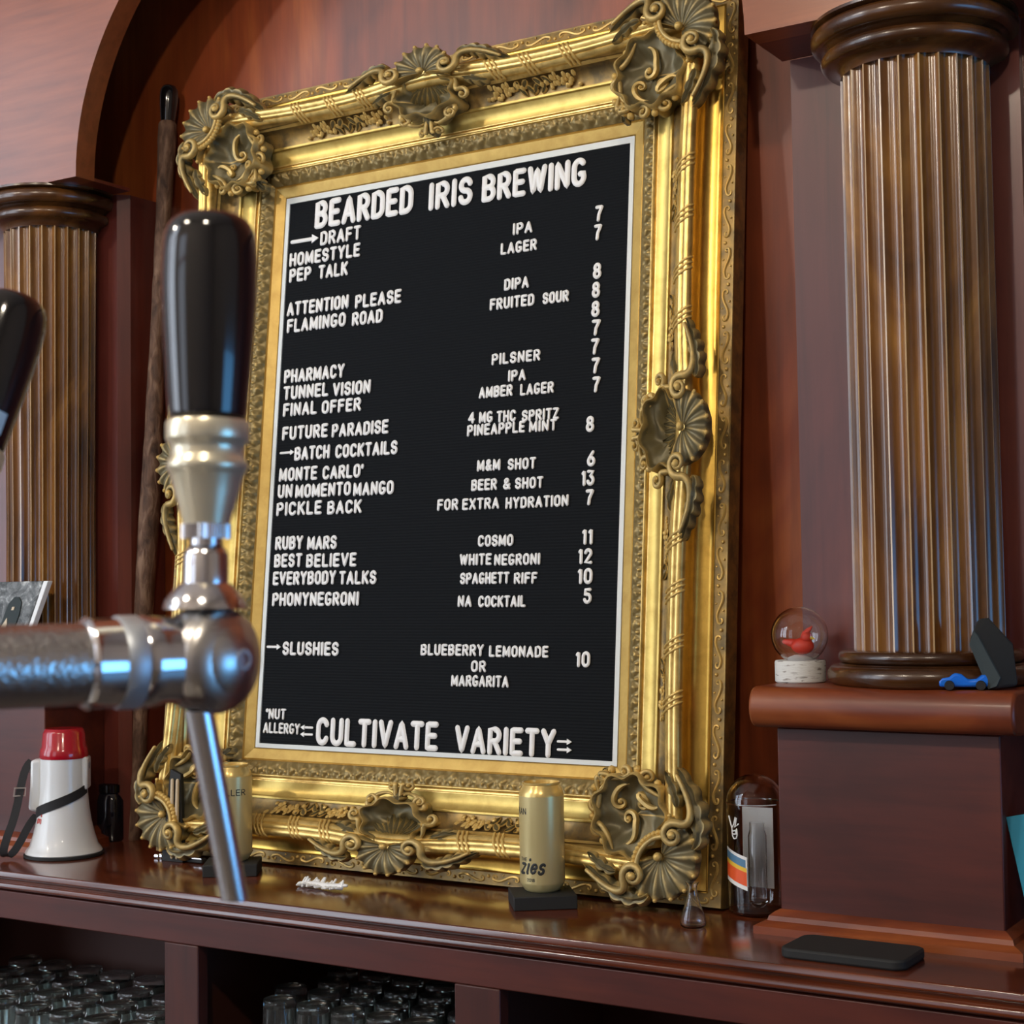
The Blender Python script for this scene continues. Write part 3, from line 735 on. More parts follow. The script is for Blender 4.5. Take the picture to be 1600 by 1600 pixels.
T1 = [  # (words: text, left px, right px), baseline at first left, baseline at last right, cap height px
 ([('BEARDED', 491, 645), ('IRIS', 669, 738), ('BREWING', 752, 916)], 358, 291, 44, .105),
 ([('DRAFT', 500, 563.5)], 384, 374.5, 22.5, .105), ([('HOMESTYLE', 452, 562.5)], 415.5, 403, 21.5, .112),
 ([('PEP', 451.6, 486), ('TALK', 497, 543.5)], 442, 430.5, 22, .112),
 ([('ATTENTION', 448, 544.5), ('PLEASE', 554.5, 627)], 494, 474, 22, .112), ([('FLAMINGO', 448, 540), ('ROAD', 549.6, 598)], 520.4, 504.4, 22, .112),
 ([('PHARMACY', 443.6, 538)], 599, 591, 22, .112), ([('TUNNEL', 442.4, 513), ('VISION', 519.6, 579)], 625, 615.5, 22, .112),
 ([('FINAL', 442, 495), ('OFFER', 502.4, 564)], 651.6, 642.4, 21.5, .112), ([('FUTURE', 440.6, 512), ('PARADISE', 518, 607)], 688.4, 678, 22, .112),
 ([('BATCH', 459.6, 515), ('COCKTAILS', 523.6, 621)], 720, 710.5, 22, .112), ([('MONTE', 435.6, 495.6), ('CARLO', 503.6, 563), ('*', 563.5, 568)], 753, 746.5, 22, .112),
 ([('UN', 433.6, 457), ('MOMENTO', 461, 548), ('MANGO', 551.6, 615)], 779, 773, 22, .112), ([('PICKLE', 431.6, 502.4), ('BACK', 511, 565)], 806.4, 802.4, 22, .112),
 ([('RUBY', 429.7, 473), ('MARS', 479.6, 526)], 859.5, 858.7, 22, .112), ([('BEST', 428, 471.8), ('BELIEVE', 478, 556.8)], 887, 886, 22, .112),
 ([('EVERYBODY', 426, 524.7), ('TALKS', 529.5, 588)], 914.6, 913.4, 22, .112), ([('PHONYNEGRONI', 425, 560.4)], 946.6, 947.8, 22, .112),
 ([('SLUSHIES', 441, 529)], 1024, 1025.5, 22, .112), ([('*', 414.5, 419.5), ('NUT', 419.5, 446.5)], 1124, 1124.8, 17.5, .105), ([('ALLERGY', 411, 468.4)], 1144.6, 1149, 17.5, .105),
 ([('CULTIVATE', 492.7, 684), ('VARIETY', 709.5, 868)], 1164, 1185.5, 44.5, .105),
 ([('IPA', 801, 832)], 367.6, 363.6, 19, .115), ([('LAGER', 782, 839)], 399, 391, 18.8, .115), ([('DIPA', 787.4, 826.4)], 454.4, 450, 19, .115),
 ([('FRUITED', 765, 835), ('SOUR', 847.4, 889)], 485.6, 471.4, 19, .115), ([('PILSNER', 768, 844.4)], 571, 564, 18.6, .115), ([('IPA', 793.6, 821.6)], 597, 594.4, 18.6, .115),
 ([('AMBER', 748, 801), ('LAGER', 812.4, 865.6)], 623, 614.6, 18.8, .115), ([('4', 731, 742), ('MG', 748, 770), ('THC', 775.6, 806.4), ('SPRITZ', 815, 873.6)], 662.4, 656, 18.8, .115),
 ([('PINEAPPLE', 729.6, 820.4), ('MINT', 826.4, 870)], 682.4, 673, 18.8, .115), ([('M&M', 745, 782), ('SHOT', 793, 837.6)], 737, 733, 18.8, .115),
 ([('BEER', 736, 776.6), ('&', 785.6, 798), ('SHOT', 804.4, 849)], 767.6, 763, 18.8, .115), ([('FOR', 683, 716), ('EXTRA', 722, 780), ('HYDRATION', 789.6, 888.4)], 798.6, 792, 18.8, .115),
 ([('COSMO', 746.5, 802)], 854.6, 853.6, 18.8, .115), ([('WHITE', 718, 768), ('NEGRONI', 772, 844)], 883.8, 883.4, 18.8, .115), ([('SPAGHETT', 718.5, 796), ('RIFF', 802.8, 839.8)], 913, 912.6, 18.8, .115),
 ([('NA', 715, 737), ('COCKTAIL', 747, 821.6)], 948.7, 949.4, 18.8, .115), ([('BLUEBERRY', 657, 755.8), ('LEMONADE', 763.8, 857)], 1024, 1028.6, 18.8, .115),
 ([('OR', 735.8, 759.4)], 1050.2, 1050.9, 18.8, .115), ([('MARGARITA', 704.6, 794.8)], 1072, 1075.6, 18.8, .115)]
for words, b0, b1, h, rk in T1:
    xa, xb = words[0][1], words[-1][2]
    for tx, a, b in words:
        s = MB(); fa = b0+(b1-b0)*(a-xa)/(xb-xa); fb = b0+(b1-b0)*(b-xa)/(xb-xa)
        word_to(s, tx, (a, fa), (b, fb), h, rk)
        s.build('lettering', M['white'], board, smooth=50)
for tx, a, b, y in (('7', 929.5, 942.5, 347), ('7', 927.6, 940.6, 376.5), ('8', 926, 939.6, 436.6), ('8', 924.4, 937.6, 466.2), ('8', 923.4, 937, 496), ('7', 924.2, 938.6, 525),
                    ('7', 923, 936.6, 554.5), ('7', 923.8, 937.6, 584.4), ('7', 925, 938.2, 614), ('8', 915, 928.4, 675.6), ('6', 916.4, 930.4, 729.4), ('13', 908, 929, 759.6),
                    ('7', 914.4, 928, 790), ('11', 909, 926, 851.4), ('12', 903, 925.6, 882), ('10', 902.2, 925.6, 913), ('5', 911, 924.6, 944), ('10', 899, 922, 1043)):
    s = MB(); word_to(s, tx, (a, y), (b, y-(.0 if y > 900 else 1.5*(900-y)/550)), 25.5, .112); s.build('price', M['white'], board, smooth=50)
for pl, pr, rk, fl in (((454, 378), (498, 372.5), .0036, 0), ((437, 707.8), (460, 706.8), .0021, 0), ((416.5, 1010.6), (439, 1011), .0021, 0), ((470, 1136), (489.5, 1137.5), .0019, 1),
                       ((469.5, 1146.8), (489, 1148.4), .0019, 1), ((870, 1158.2), (893.5, 1159.6), .0020, 0), ((870, 1171), (893.5, 1172.4), .0020, 0)):
    s = MB(); arrow_to(s, pl, pr, rk, fl); s.build('arrow', M['white'], board, smooth=50)

# ------------------------------------------------------------------ beer taps of the customer side bar
TB = CAM+ray(320, 1030)*.756       # centre of the tap body
PX = .756/F_PX                     # metres per photo pixel at the tap
ARM = math.radians(-25)
def make_tap(loc, label, tilt=0.0, sticker=False, plen=.325):
    o = tag(empty('beer_tap', loc), label, 'beer tap')
    arm_ = []
    # body: ball with a neck towards the pipe, side cap with nut
    b = MB(); pr_ = [(.0005, -.0250)]+[(.0252*math.sin(PI*i/16), -.0252*math.cos(PI*i/16)) for i in range(1, 16)]+[(.0005, .0250)]
    b.lathe(pr_, n=48, cap=False); b.build('body', M['steel'], o, smooth=50)
    MB().lathe([(.0001, .0055), (.0252, .0055), (.0256, .0065), (.0256, .0085), (.0248, .0095)]+[(.0248*math.cos(PI/2*i/8), .0098+.0125*math.sin(PI/2*i/8)) for i in range(7)]+[(.006, .0222)], n=48, axis='X').build('side_cap', M['steel'], o, smooth=40)
    MB().lathe([(.0001, .0215), (.0058, .0215), (.0060, .0240), (.0048, .0250), (.0030, .0250), (.0028, .0235), (.0001, .0235)], n=6*4, axis='X').build('cap_nut', M['ring'], o, smooth=40)
    sh = MB().lathe([(.0001, -0.0065), (.0205, -0.0065), (.0203, -0.0216), (.0210, -0.0248), (.0213, -0.0281), (.0213, -0.0324), (.0208, -0.0335), (.0001, -0.0335)], n=48, axis='Y').build('shank', M['chrome'], o, smooth=40); arm_.append(sh)
    arm_.append(MB().lathe([(.0001, -0.0338), (.0212, -0.0338), (.0216, -0.0346), (.0216, -0.0427), (.0210, -0.0437), (.0001, -0.0437)], n=64, axis='Y').build('coupling_ring', M['ring'], o, smooth=40))
    arm_.append(MB().lathe([(.0001, -0.0438), (.0205, -0.0438), (.0206, -0.0551), (.0212, -0.0572), (.0200, -0.0589), (.0190, -0.0594), (.0001, -0.0594)], n=48, axis='Y').build('coupling', M['chrome'], o, smooth=40))
    arm_.append(MB().lathe([(.0001, -0.0595), (.0186, -0.0595), (.0182, -plen), (.0001, -plen)], n=48, axis='Y').build('pipe', M['hammered'], o, smooth=40))
    for q_ in arm_: q_.rotation_euler = (0, 0, ARM)
    # spout leaning away from the customer
    tl = math.tan(math.radians(14.5)); sp = MB()
    r = 22.5*PX
    sp.lathe([(.006, -.024), (r*1.02, -.024), (r*1.0, -.060), (r*.97, -.116), (r*.80, -.1162), (r*.78, -.100), (.0005, -.100)], n=32)
    sp.xf(lambda p: (p[0], p[1]+(-p[2]-.024)*tl-.004, p[2])); sp.build('spout', M['spout'], o, smooth=40)
    # lever stem, ferrule and handle share one tilt about the ball
    hd = empty('handle_tmp'); rot = Matrix.Rotation(tilt, 4, 'X'); bpy.data.objects.remove(hd)
    def tf(p): q = rot @ Vector((p[0], p[1], p[2])); return (q.x, q.y, q.z)
    z = lambda y: (1030-y)*PX
    MB().lathe([(.0001, z(948)), (66*PX, z(952)), (62*PX, z(938)), (50*PX, z(922)), (40*PX, z(912)), (.0001, z(912))], n=40).xf(tf).build('saddle', M['chrome'], o, smooth=40)
    MB().lathe([(.0001, z(913)), (35*PX, z(913)), (35*PX, z(868)), (31*PX, z(858)), (24*PX, z(852)), (24*PX, z(842)), (.0001, z(842))], n=40).xf(tf).build('stem', M['chrome'], o, smooth=40)
    k = MB(); vs = []; n = 96
    for zz_ in (z(842), z(819)):
        vs += [((37+1.6*(i % 2))*PX*math.cos(2*PI*i/n), (37+1.6*(i % 2))*PX*math.sin(2*PI*i/n), zz_) for i in range(n)]
    k.add(vs, [(i, (i+1) % n, n+(i+1) % n, n+i) for i in range(n)]+[tuple(range(n)), tuple(n+i for i in range(n))]).xf(tf).build('knurled_nut', M['chrome'], o, smooth=20)
    fe = [(.0001, 818.5), (36, 818.5), (41, 800), (50, 768), (57, 742)]+[(58+5.5*math.sin(PI*i/8), 740-26*i/8) for i in range(9)]+[(57, 710), (56.5, 700), (58, 694), (64, 688), (65.5, 684), (65.5, 660), (63, 656), (.0001, 656)]
    MB().lathe([(a*PX if a > .01 else .0001, z(y)) for a, y in fe], n=56).xf(tf).build('ferrule', M['brass'], o, smooth=40)
    hp = [(.01, 656), (59, 656), (61, 648), (65, 600), (70, 540), (74.5, 470), (76, 420), (75, 380), (72, 357), (66, 342), (55, 331), (38, 325), (18, 322), (.3, 321.5)]
    h_ = MB().lathe([(a*PX, z(y)) for a, y in hp], n=56).xf(tf).build('handle', M['black'], o, smooth=60)
    sm = h_.modifiers.new('round', 'SUBSURF'); sm.levels = 1; sm.render_levels = 2
    if sticker:
        s = MB(); g = np.zeros((7, 5, 3))
        for i in range(7):
            for j in range(5):
                a = math.radians(-22+30*i/6); y = 585+45*j/4; rr = np.interp(y, [540, 656], [70, 59])*PX+.0004
                g[i, j] = tf((rr*math.cos(a), rr*math.sin(a), z(y)))
        s.grid(g); s.build('sticker', M['bluelabel'], h_, smooth=60)
    return o
make_tap(tuple(TB), 'chrome beer tap with upright black handle in front of the gold frame', math.radians(-1.5))
make_tap((TB[0]-.247, TB[1]+.030, TB[2]+.012), 'beer tap cut off by the left edge with small pale sticker on its black handle', math.radians(-19), True, .246)
tw = tag(empty('tap_tower', (TB[0]-.35*math.sin(math.radians(25)), TB[1]-.35*math.cos(ARM), -.16), (0, 0, ARM)), 'steel pipe tower on the front bar that carries the beer taps', 'tap tower')
hz = TB[2]+.16
MB().lathe([(.0001, -.40), (.024, -.40), (.024, .16), (.0001, .36)], (0, 0, hz), 40, 'X').build('header_pipe', M['hammered'], tw, smooth=40)
for x in (-.3, .10): MB().lathe([(.05, 0), (.05, .008), (.026, .012), (.022, .03), (.022, hz-.021)], (x, 0, 0), 32).build('post', M['hammered'], tw, smooth=40)
fb = tag(empty('front_bar', (TB[0]-.4, TB[1]-.5, FLOOR)), 'wooden customer bar carrying the tap tower', 'bar')
MB().box(-1.6, 1.4, -.25, .35, -.16-FLOOR-.05, -.16-FLOOR).build('bar_top', M['bartop'], fb, .006)
MB().box(-1.5, 1.3, -.1, .25, 0, -.16-FLOOR-.051).build('front_panel', M['mahog_v'], fb)

# ------------------------------------------------------------------ things on the counter
def gob(px, py, z=ZC): p = atZ(px, py, z); return p
# beer cans on black blocks
def can(loc, rot, label, left):
    o = tag(empty('beer_can', loc, (0, 0, rot)), label, 'can')
    R_ = .0330
    b = [(.0001, .004), (.020, .003), (.0235, .0), (.0262, .0015), (.0285, .005), (.0322, .011), (R_, .014), (R_, .138)]
    MB().lathe(b, n=56).build('body', M['can'], o, smooth=40)
    MB().lathe([(R_, .138), (.0327, .1405), (.0310, .1455), (.0280, .151), (.0268, .1535), (.0278, .1545), (.0280, .1570), (.0268, .1575), (.0258, .1565), (.0255, .1530), (.0001, .1530)], n=56, cap=False).build('shoulder', M['canlid'], o, smooth=40)
    def wrap(txt, a0, a1, z0, h, rk, sl=0.0, clip=None):
        s = MB(); Rr = R_+.0002
        for st in text_strokes(txt, 0, (a1-a0)*Rr, h, h*rk, .14):
            st = refine(st) if len(st) < 6 else st
            pts = [(Rr*math.sin(a0+(x+sl*y)/Rr), -Rr*math.cos(a0+(x+sl*y)/Rr), z0+y) for x, y in st]
            mid = pts[len(pts)//2]; s.tube(pts, h*rk, 6, flat=.2, nrm=(mid[0], mid[1], 0), caps=1)
        return s
    if left:
        wrap('AMILLER', -1.0, .78, .108, .0105, .075).build('lettering', M['ink'], o, smooth=0)
        s = wrap('Y', -.10, .06, .0135, .020, .07, .35); s.build('flourish', M['ink'], o, smooth=0)
    else:
        wrap('KAN', -1.28, -.62, .112, .010, .07).build('lettering', M['ink'], o, smooth=0)
        wrap('zies', -1.10, .18, .026, .027, .075, .3).build('script', M['ink'], o, smooth=0)
        wrap('THE', -1.0, -.6, .0455, .0055, .09).build('lettering', M['ink'], o, smooth=0)
        wrap('2018', -.62, -.22, .0165, .0050, .10).build('lettering', M['ink'], o, smooth=0)
    return o
def block(loc, rot, hx, hy, h, label):
    o = MB().box(-hx, hx, -hy, hy, 0, h).build('block', M['blackmat'], None, .0015); o.location = loc; o.rotation_euler = (0, 0, rot); o.name = 'display_block'
    return tag(o, label, 'stand', 'black blocks under the beer cans')
pc = gob(848, 1390, ZC+.0205)
block((pc[0]+.004, pc[1]-.008, ZC), math.radians(38), .046, .040, .020, 'flat black block under the beer can at the right of the frame')
can((pc[0], pc[1], ZC+.0203), math.radians(24), 'pale gold beer can on a black block before the right half of the frame', False)
pl_ = gob(363, 1343, ZC+.0205)
block((pl_[0]+.006, pl_[1]-.006, ZC), math.radians(35), .044, .040, .020, 'flat black block under the beer can behind the tap spout')
can((pl_[0], pl_[1], ZC+.0203), math.radians(38), 'pale gold beer can partly hidden behind the tap spout', True)
# a little heap of letter board pieces
p = gob(503, 1390); s = MB(); rs = random.Random(3)
s.tube([(-.042, 0, .004), (-.015, .002, .0055), (.01, .0, .006), (.042, .004, .009)], [.0045, .006, .0055, .003], 8, flat=.8, nrm=(0, 0, 1))
for i in range(17):
    x = -.036+.073*i/16; a = rs.uniform(-.6, .6); l_ = rs.uniform(.007, .014)
    s.tube([(x, .0, .005), (x+l_*math.sin(a)*.6, -l_*math.cos(a), .003+rs.uniform(0, .004))], [.0026, .0018], 6, caps=1)
    s.tube([(x, .0, .006), (x+l_*.4*math.sin(a), l_*.6, .008+rs.uniform(0, .007))], [.0024, .0016], 6, caps=1)
o = s.build('plastic_comb_strip', M['white'], None, smooth=50); o.location = (p[0], p[1], ZC); o.rotation_euler = (0, 0, math.radians(-4)); o.scale = (1.1, 1.1, 1.1); tag(o, 'small jagged white plastic strip lying on the counter below the frame', 'plastic strip')
# little metal opener lying by the frame's left foot
p = gob(287, 1346); o = tag(empty('bottle_opener', (p[0], p[1], ZC), (0, 0, math.radians(-2))), 'small black and silver opener lying on the counter behind the spout', 'bottle opener')
MB().box(-.024, .050, -.007, .007, .001, .008).build('handle', M['blackmat'], o, .002)
for y in (-.0055, .0035): MB().tube([(-.022, y, .0088), (.048, y, .0088)], .0014, 6).build('rail', M['chrome'], o)
MB().lathe([(.0001, 0), (.0085, 0), (.0090, .003), (.0075, .005), (.0001, .005)], (-.040, 0, .0005), 20).build('ring', M['chrome'], o)
s = MB()
for i in range(6): s.blob((-.056+.008*math.cos(i), .006*math.sin(i*1.9), .0045), (.005, .004, .004), 7, 4)
s.build('charm', M['chrome'], o)
# narrow black stand with two cream sticks in the hollow of the frame's foot
p = gob(294, 1300, ZC)
kx = -.075
o = tag(empty('stick_holder', (kx-.03, -.102, ZC)), 'thin black holder with two cream sticks by the left foot of the frame', 'holder')
MB().prism([(-.020, 0), (.030, 0), (.026, .150), (.002, .158)], -.004, .004, 'Y').build('board', M['blackmat'], o, .001)
for x in (.008, .020): MB().tube([(x, -.008, .008), (x+.001, -.008, .08), (x+.003, -.008, .140)], [.0022, .0036, .0030], 8).build('stick', M['cream'], o)
# megaphone standing on its bell
p = gob(100, 1336); o = tag(empty('megaphone', (p[0], p[1], ZC), (0, 0, math.radians(38))), 'white megaphone with red cap standing on its bell at the left', 'megaphone')
k = 2.66/F_PX
zz_ = lambda y: (1343-y)*k*1.0
MB().lathe([(.0655, 0), (.0690, .001), (.0690, .005), (.0660, .0065)], n=56).build('rubber_rim', M['blackmat'], o, smooth=40)
bell = [(.0660, .0060), (.0668, .0075), (.0640, .013)]+[(r*k, zz_(y)) for r, y in ((55.5, 1325), (49.5, 1306), (44.5, 1285), (41, 1262), (39, 1240), (38.5, 1222), (38.2, 1208), (38, 1176))]
MB().lathe(bell, n=56).build('bell', M['megawhite'], o, smooth=40)
MB().lathe([(.0001, zz_(1182)), (39*k, zz_(1182)), (40*k, zz_(1179)), (38.5*k, zz_(1166)), (36.5*k, zz_(1163)), (34.5*k, zz_(1140)), (32*k, zz_(1135)), (30*k, zz_(1133)), (.0001, zz_(1133))], n=48).build('red_cap', M['red'], o, smooth=30)
MB().box(20*k, 41.5*k, -.020, .020, zz_(1234), zz_(1180)).build('battery_housing', M['megawhite'], o, .004)
MB().lathe([(.0001, 40.5*k), (.007, 40.5*k), (.006, 42.3*k), (.0001, 42.3*k)], (0, 0, zz_(1195)), 20, 'X').build('side_knob', M['grey'], o)
hz0, hz1 = zz_(1268), zz_(1184)
MB().prism([(-52*k, hz1), (-34*k, hz1+.002), (-34*k, hz0-.004), (-56*k, hz0+.002), (-53*k, (hz0+hz1)/2)], -.014, .014, 'Y').build('grip', M['megawhite'], o, .005)
MB().box(-55*k, -52*k, -.006, .006, zz_(1206), zz_(1192)).build('trigger', M['grey'], o, .002)
def strap(pts, wid, m, name, parent, th=.0016, up=None):
    P = np.array(pts); n = len(P); T = np.gradient(P, axis=0); T /= np.linalg.norm(T, axis=1)[:, None]; s = MB(); vs = []
    for i in range(n):
        u_ = np.array(up[i] if up is not None else (0, 0, 1.)); u_ = u_-T[i]*(u_@T[i]); u_ /= np.linalg.norm(u_); n_ = np.cross(T[i], u_)
        for a, b in ((-1, -1), (1, -1), (1, 1), (-1, 1)): vs.append(P[i]+u_*a*wid/2+n_*b*th/2)
    fs = [(i*4+j, i*4+(j+1) % 4, (i+1)*4+(j+1) % 4, (i+1)*4+j) for i in range(n-1) for j in range(4)]+[(0, 1, 2, 3), tuple((n-1)*4+j for j in range(4))]
    return s.add(vs, fs).build(name, m, parent, smooth=40)
# strap: wound across the front of the bell, then hanging in a loop at the handle side
pts = []
for t in np.linspace(0, 1, 26):
    a = math.radians(215+165*t); h_ = zz_(1276)+(zz_(1232)-zz_(1276))*t; r = np.interp(h_, [zz_(1306), zz_(1285), zz_(1262), zz_(1240), zz_(1222)], [49.5*k, 44.5*k, 41*k, 39*k, 38.5*k])+.0018
    pts.append((r*math.cos(a-math.radians(38)), r*math.sin(a-math.radians(38)), h_))
strap(pts, .016, M['webbing'], 'strap', o)
e = pts[0]
lp = [tuple(q) for q in bez((-.056, .0, zz_(1186)), (-.075, -.012, zz_(1200)), (-.068, -.022, zz_(1250)), (-.088, -.040, zz_(1300)), 12)]+[tuple(q) for q in bez((-.088, -.040, zz_(1300)), (-.096, -.046, zz_(1326)), (-.100, -.045, .008), (-.088, -.034, .006), 8)[1:]]+[tuple(q) for q in bez((-.088, -.034, .006), (-.070, -.02, .02), (-.062, -.02, zz_(1290)), e, 12)[1:]]
strap(lp, .014, M['webbing'], 'strap', o, up=[(1, -.1, 0)]*len(lp))
bz = lp[6]; s = MB()
s.tube([(bz[0]-.009, bz[1]-.004, bz[2]-.006), (bz[0]+.009, bz[1]+.000, bz[2]-.006), (bz[0]+.010, bz[1]+.001, bz[2]+.007), (bz[0]-.008, bz[1]-.004, bz[2]+.008), (bz[0]-.009, bz[1]-.004, bz[2]-.006)], .0014, 6)
s.build('buckle', M['buckle'], o)
s = MB()
for st in text_strokes('TE', 0, .022, .013, .0012):
    st = refine(st); rr_ = 47.5*k
    pts_ = []
    for x, y in st:
        a = math.radians(-90-38-22)+y/.048; h_ = zz_(1287)+.022-x; r = np.interp(h_, [zz_(1306), zz_(1285), zz_(1262)], [49.5*k, 44.5*k, 41*k])+.0003
        pts_.append((r*math.cos(a), r*math.sin(a), h_))
    s.tube(pts_, .0012, 5, caps=1)
s.build('red_print', M['redink'], o)
# dark jar behind the megaphone
p = gob(176, 1312); o = tag(empty('dark_jar', (p[0], p[1], ZC)), 'small dark glass jar behind the white megaphone', 'jar')
MB().lathe([(.0001, 0), (.028, 0), (.030, .004), (.030, .075), (.026, .086), (.0235, .089)], n=32).build('body', M['darkglass'], o, smooth=40)
MB().lathe([(.0235, .089), (.0265, .090), (.0265, .104), (.024, .106), (.0001, .106)], n=32).build('lid', M['black'], o, smooth=40)
# walking stick with black knob leaning in the corner of the alcove
a_, b_ = atY(262, 195, .09), atY(212, 1240, .045)
dirv = (a_-b_)/np.linalg.norm(a_-b_); foot = b_+dirv*((ZC+.002-b_[2])/dirv[2])
o = tag(empty('walking_stick', tuple(foot)), 'rough bark stick with a glossy black knob leaning behind the frame', 'stick')
Lh = np.linalg.norm(a_-foot); s = MB(); rs = random.Random(9); pts = []; rad = []
for t in np.linspace(0, 1, 44):
    q = dirv*Lh*t; pts.append((q[0]+.004*math.sin(t*15)*(1-t), q[1]*1.0, q[2])); rad.append(.0165-.003*math.sin(t*9+1)+rs.uniform(-.0007, .0007))
s.tube(pts, rad, 14, caps=1); s.build('shaft', M['bark'], o, smooth=60)
s = MB(); s.lathe([(.0001, 0), (.0130, 0), (.0145, .012), (.0172, .040), (.0180, .055), (.0172, .066), (.013, .074), (.006, .077), (.0001, .0775)], n=32)
rt = Vector((0, 0, 1)).rotation_difference(Vector(dirv)).to_matrix()
s.xf(lambda p: tuple(rt @ Vector(p)+Vector(dirv*(Lh+.0005)))); s.build('knob', M['black'], o, smooth=60)
# glass bud vase
p = gob(1083, 1449); o = MB().lathe([(.0001, .0008), (.014, .0008), (.0172, .003), (.0178, .008), (.0165, .015), (.0110, .030), (.0068, .044), (.0062, .052), (.0072, .057), (.0094, .0605),
   (.0086, .0608), (.0062, .0570), (.0052, .052), (.0057, .0445), (.0100, .030), (.0155, .0152), (.0166, .008), (.0160, .0045), (.0135, .0028), (.0001, .0028)], n=40, cap=False).build('bud_vase', M['glass'], smooth=60)
o.location = (p[0], p[1], ZC); tag(o, 'tiny clear glass bud vase on the counter at the frame corner', 'vase')
# glass dome with stickers beside the pedestal
p = gob(1183, 1427); R_ = .0405
o = tag(empty('glass_dome', (p[0], p[1], ZC)), 'clear glass dome jar with stickers between the frame and the pedestal', 'glass jar')
H0 = .155
out_ = [(.0001, .0008), (R_*.80, .0008), (R_*.95, .004), (R_, .012), (R_, H0)]+[(R_*math.cos(PI/2*i/10), H0+.040*math.sin(PI/2*i/10)) for i in range(1, 10)]+[(.0001, H0+.040)]
r2 = R_-.0016
inn = [(.0001, H0+.0384)]+[(r2*math.cos(PI/2*i/10), H0+.0384*math.sin(PI/2*i/10)) for i in range(9, 0, -1)]+[(r2, H0), (r2, .014), (r2*.95, .0065), (.0001, .0045)]
MB().lathe(out_+inn, n=56, cap=False).build('dome', M['glass'], o, smooth=50)
MB().lathe([(R_+.0001, H0-.001), (R_+.0012, H0), (R_+.0001, H0+.001)], n=56, cap=False).build('rim', M['glass'], o, smooth=50)
ca = math.radians(-90-31)
rot2 = Matrix.Rotation(math.radians(8), 3, 'Z')
s = MB().box(-.0185, .0255, -.0005, .0005, .036, .148); s.xf(lambda q: tuple(rot2 @ Vector(q))); s.build('card', M['card'], o, smooth=0)
s = MB().lathe([(.0001, .012), (.009, .014), (.0135, .022), (.0138, .030), (.0128, .034), (.0128, .112), (.0105, .120), (.0105, .130), (.0095, .130), (.0095, .119), (.0116, .111), (.0116, .035), (.0124, .030), (.0120, .023), (.0001, .015)], (.008, -.020, 0), 28, cap=False)
s.xf(lambda q: tuple(rot2 @ Vector(q))); s.build('inner_tube', M['glass'], o, smooth=50)
def stick(a0, a1, z0, z1, m, name, par, slant=0, dz=0, rr=.0004):
    g = np.zeros((13, 3, 3))
    for i in range(13):
        t = i/12; a = math.radians(a0+(a1-a0)*t)
        for j in range(3): g[i, j] = ((R_+rr)*math.sin(a), -(R_+rr)*math.cos(a), z0+(z1-z0)*j/2+slant*t)
    return MB().grid(g).build(name, m, par, smooth=60)
sk_ = stick(-52, 6, .050, .096, M['white'], 'sticker', o, -.012)
stick(-50, 3, .081, .092, M['stblue'], 'stripe', sk_, -.012, rr=.0007); stick(-51, 5, .075, .081, M['yellow'], 'stripe', sk_, -.012, rr=.0007); stick(-51, 5, .056, .075, M['storange'], 'stripe', sk_, -.012, rr=.0007)
s = MB()
for line in ([(-.010, .030), (-.003, .014), (-.002, .004), (.001, .0), (.005, .001), (.007, .006), (.006, .014)], [(-.003, .014), (.001, .020), (.004, .030), (.006, .029), (.003, .016), (.009, .021)], [(-.002, .010), (.004, .012), (.005, .007), (-.002, .006)]):
    s.tube([((R_+.0004)*math.sin(math.radians(-24)+x/R_), -(R_+.0004)*math.cos(math.radians(-24)+x/R_), .108+y) for x, y in line], .0011, 6, caps=1)
s.build('hand_sticker', M['white'], o)
# black rounded tray
p = gob(1334, 1495); s = MB(); cr = []
for cx_, cy_, a0 in ((.062, .030, 0), (-.062, .030, 90), (-.062, -.030, 180), (.062, -.030, 270)):
    cr += [(cx_+.018*math.cos(math.radians(a0+9*i)), cy_+.016*math.sin(math.radians(a0+9*i))) for i in range(11)]
o = s.prism(cr, 0, .013, 'Z').build('tray', M['blackmat'], None, .003, smooth=40); o.name = 'rest_pad'; o.location = (p[0], p[1]-.004, ZC); tag(o, 'black rounded pad lying on the counter before the right pedestal', 'pad')
# teal card behind the pedestal
o = MB().box(-.05, .05, -.002, .002, 0, .172).build('menu_card', M['teal'], None, .0008); o.location = (1.408, -.115, ZC+.0005); o.rotation_euler = (math.radians(-6), math.radians(-12), math.radians(8)); tag(o, 'teal blue card leaning right of the pedestal at the picture edge', 'card')
o.location.z = ZC+.010

# ------------------------------------------------------------------ things on the pedestals
ZP = .136
p = gob(1251, 1066, ZP); o = tag(empty('snow_globe', (p[0], p[1], ZP)), 'snow globe with a red bird on a white birch base', 'snow globe')
rg = .0392
MB().lathe([(.0001, 0), (.0325, 0), (.0345, .002), (.0348, .028), (.0335, .0305), (.0001, .0305)], n=48).build('birch_base', M['birch'], o, smooth=40)
zc_ = .0305+rg*.88
pr_ = [(rg*math.sin(a), zc_-rg*math.cos(a)) for a in np.linspace(.50, PI-.0001, 28)]
inn = [((rg-.0014)*math.sin(a), zc_-(rg-.0014)*math.cos(a)) for a in np.linspace(PI-.0001, .50, 28)]
MB().lathe(pr_+inn, n=56, cap=False).build('globe', M['glass'], o, smooth=60)
MB().lathe([(.0001, .0308), (rg*.46, .0308), (rg*.40, .0345), (.008, .0375), (.0001, .038)], n=32).build('snow', M['snow'], o, smooth=60)
bd_ = MB(); bd_.blob((.004, 0, .050), (.0165, .011, .0115), 16, 10); bd_.tube([(.0, 0, .050), (-.012, .0, .054), (-.023, .001, .0555)], [.009, .006, .0035], 10, flat=.6); bd_.blob((.0105, -.001, .062), (.0085, .008, .0080), 14, 8)
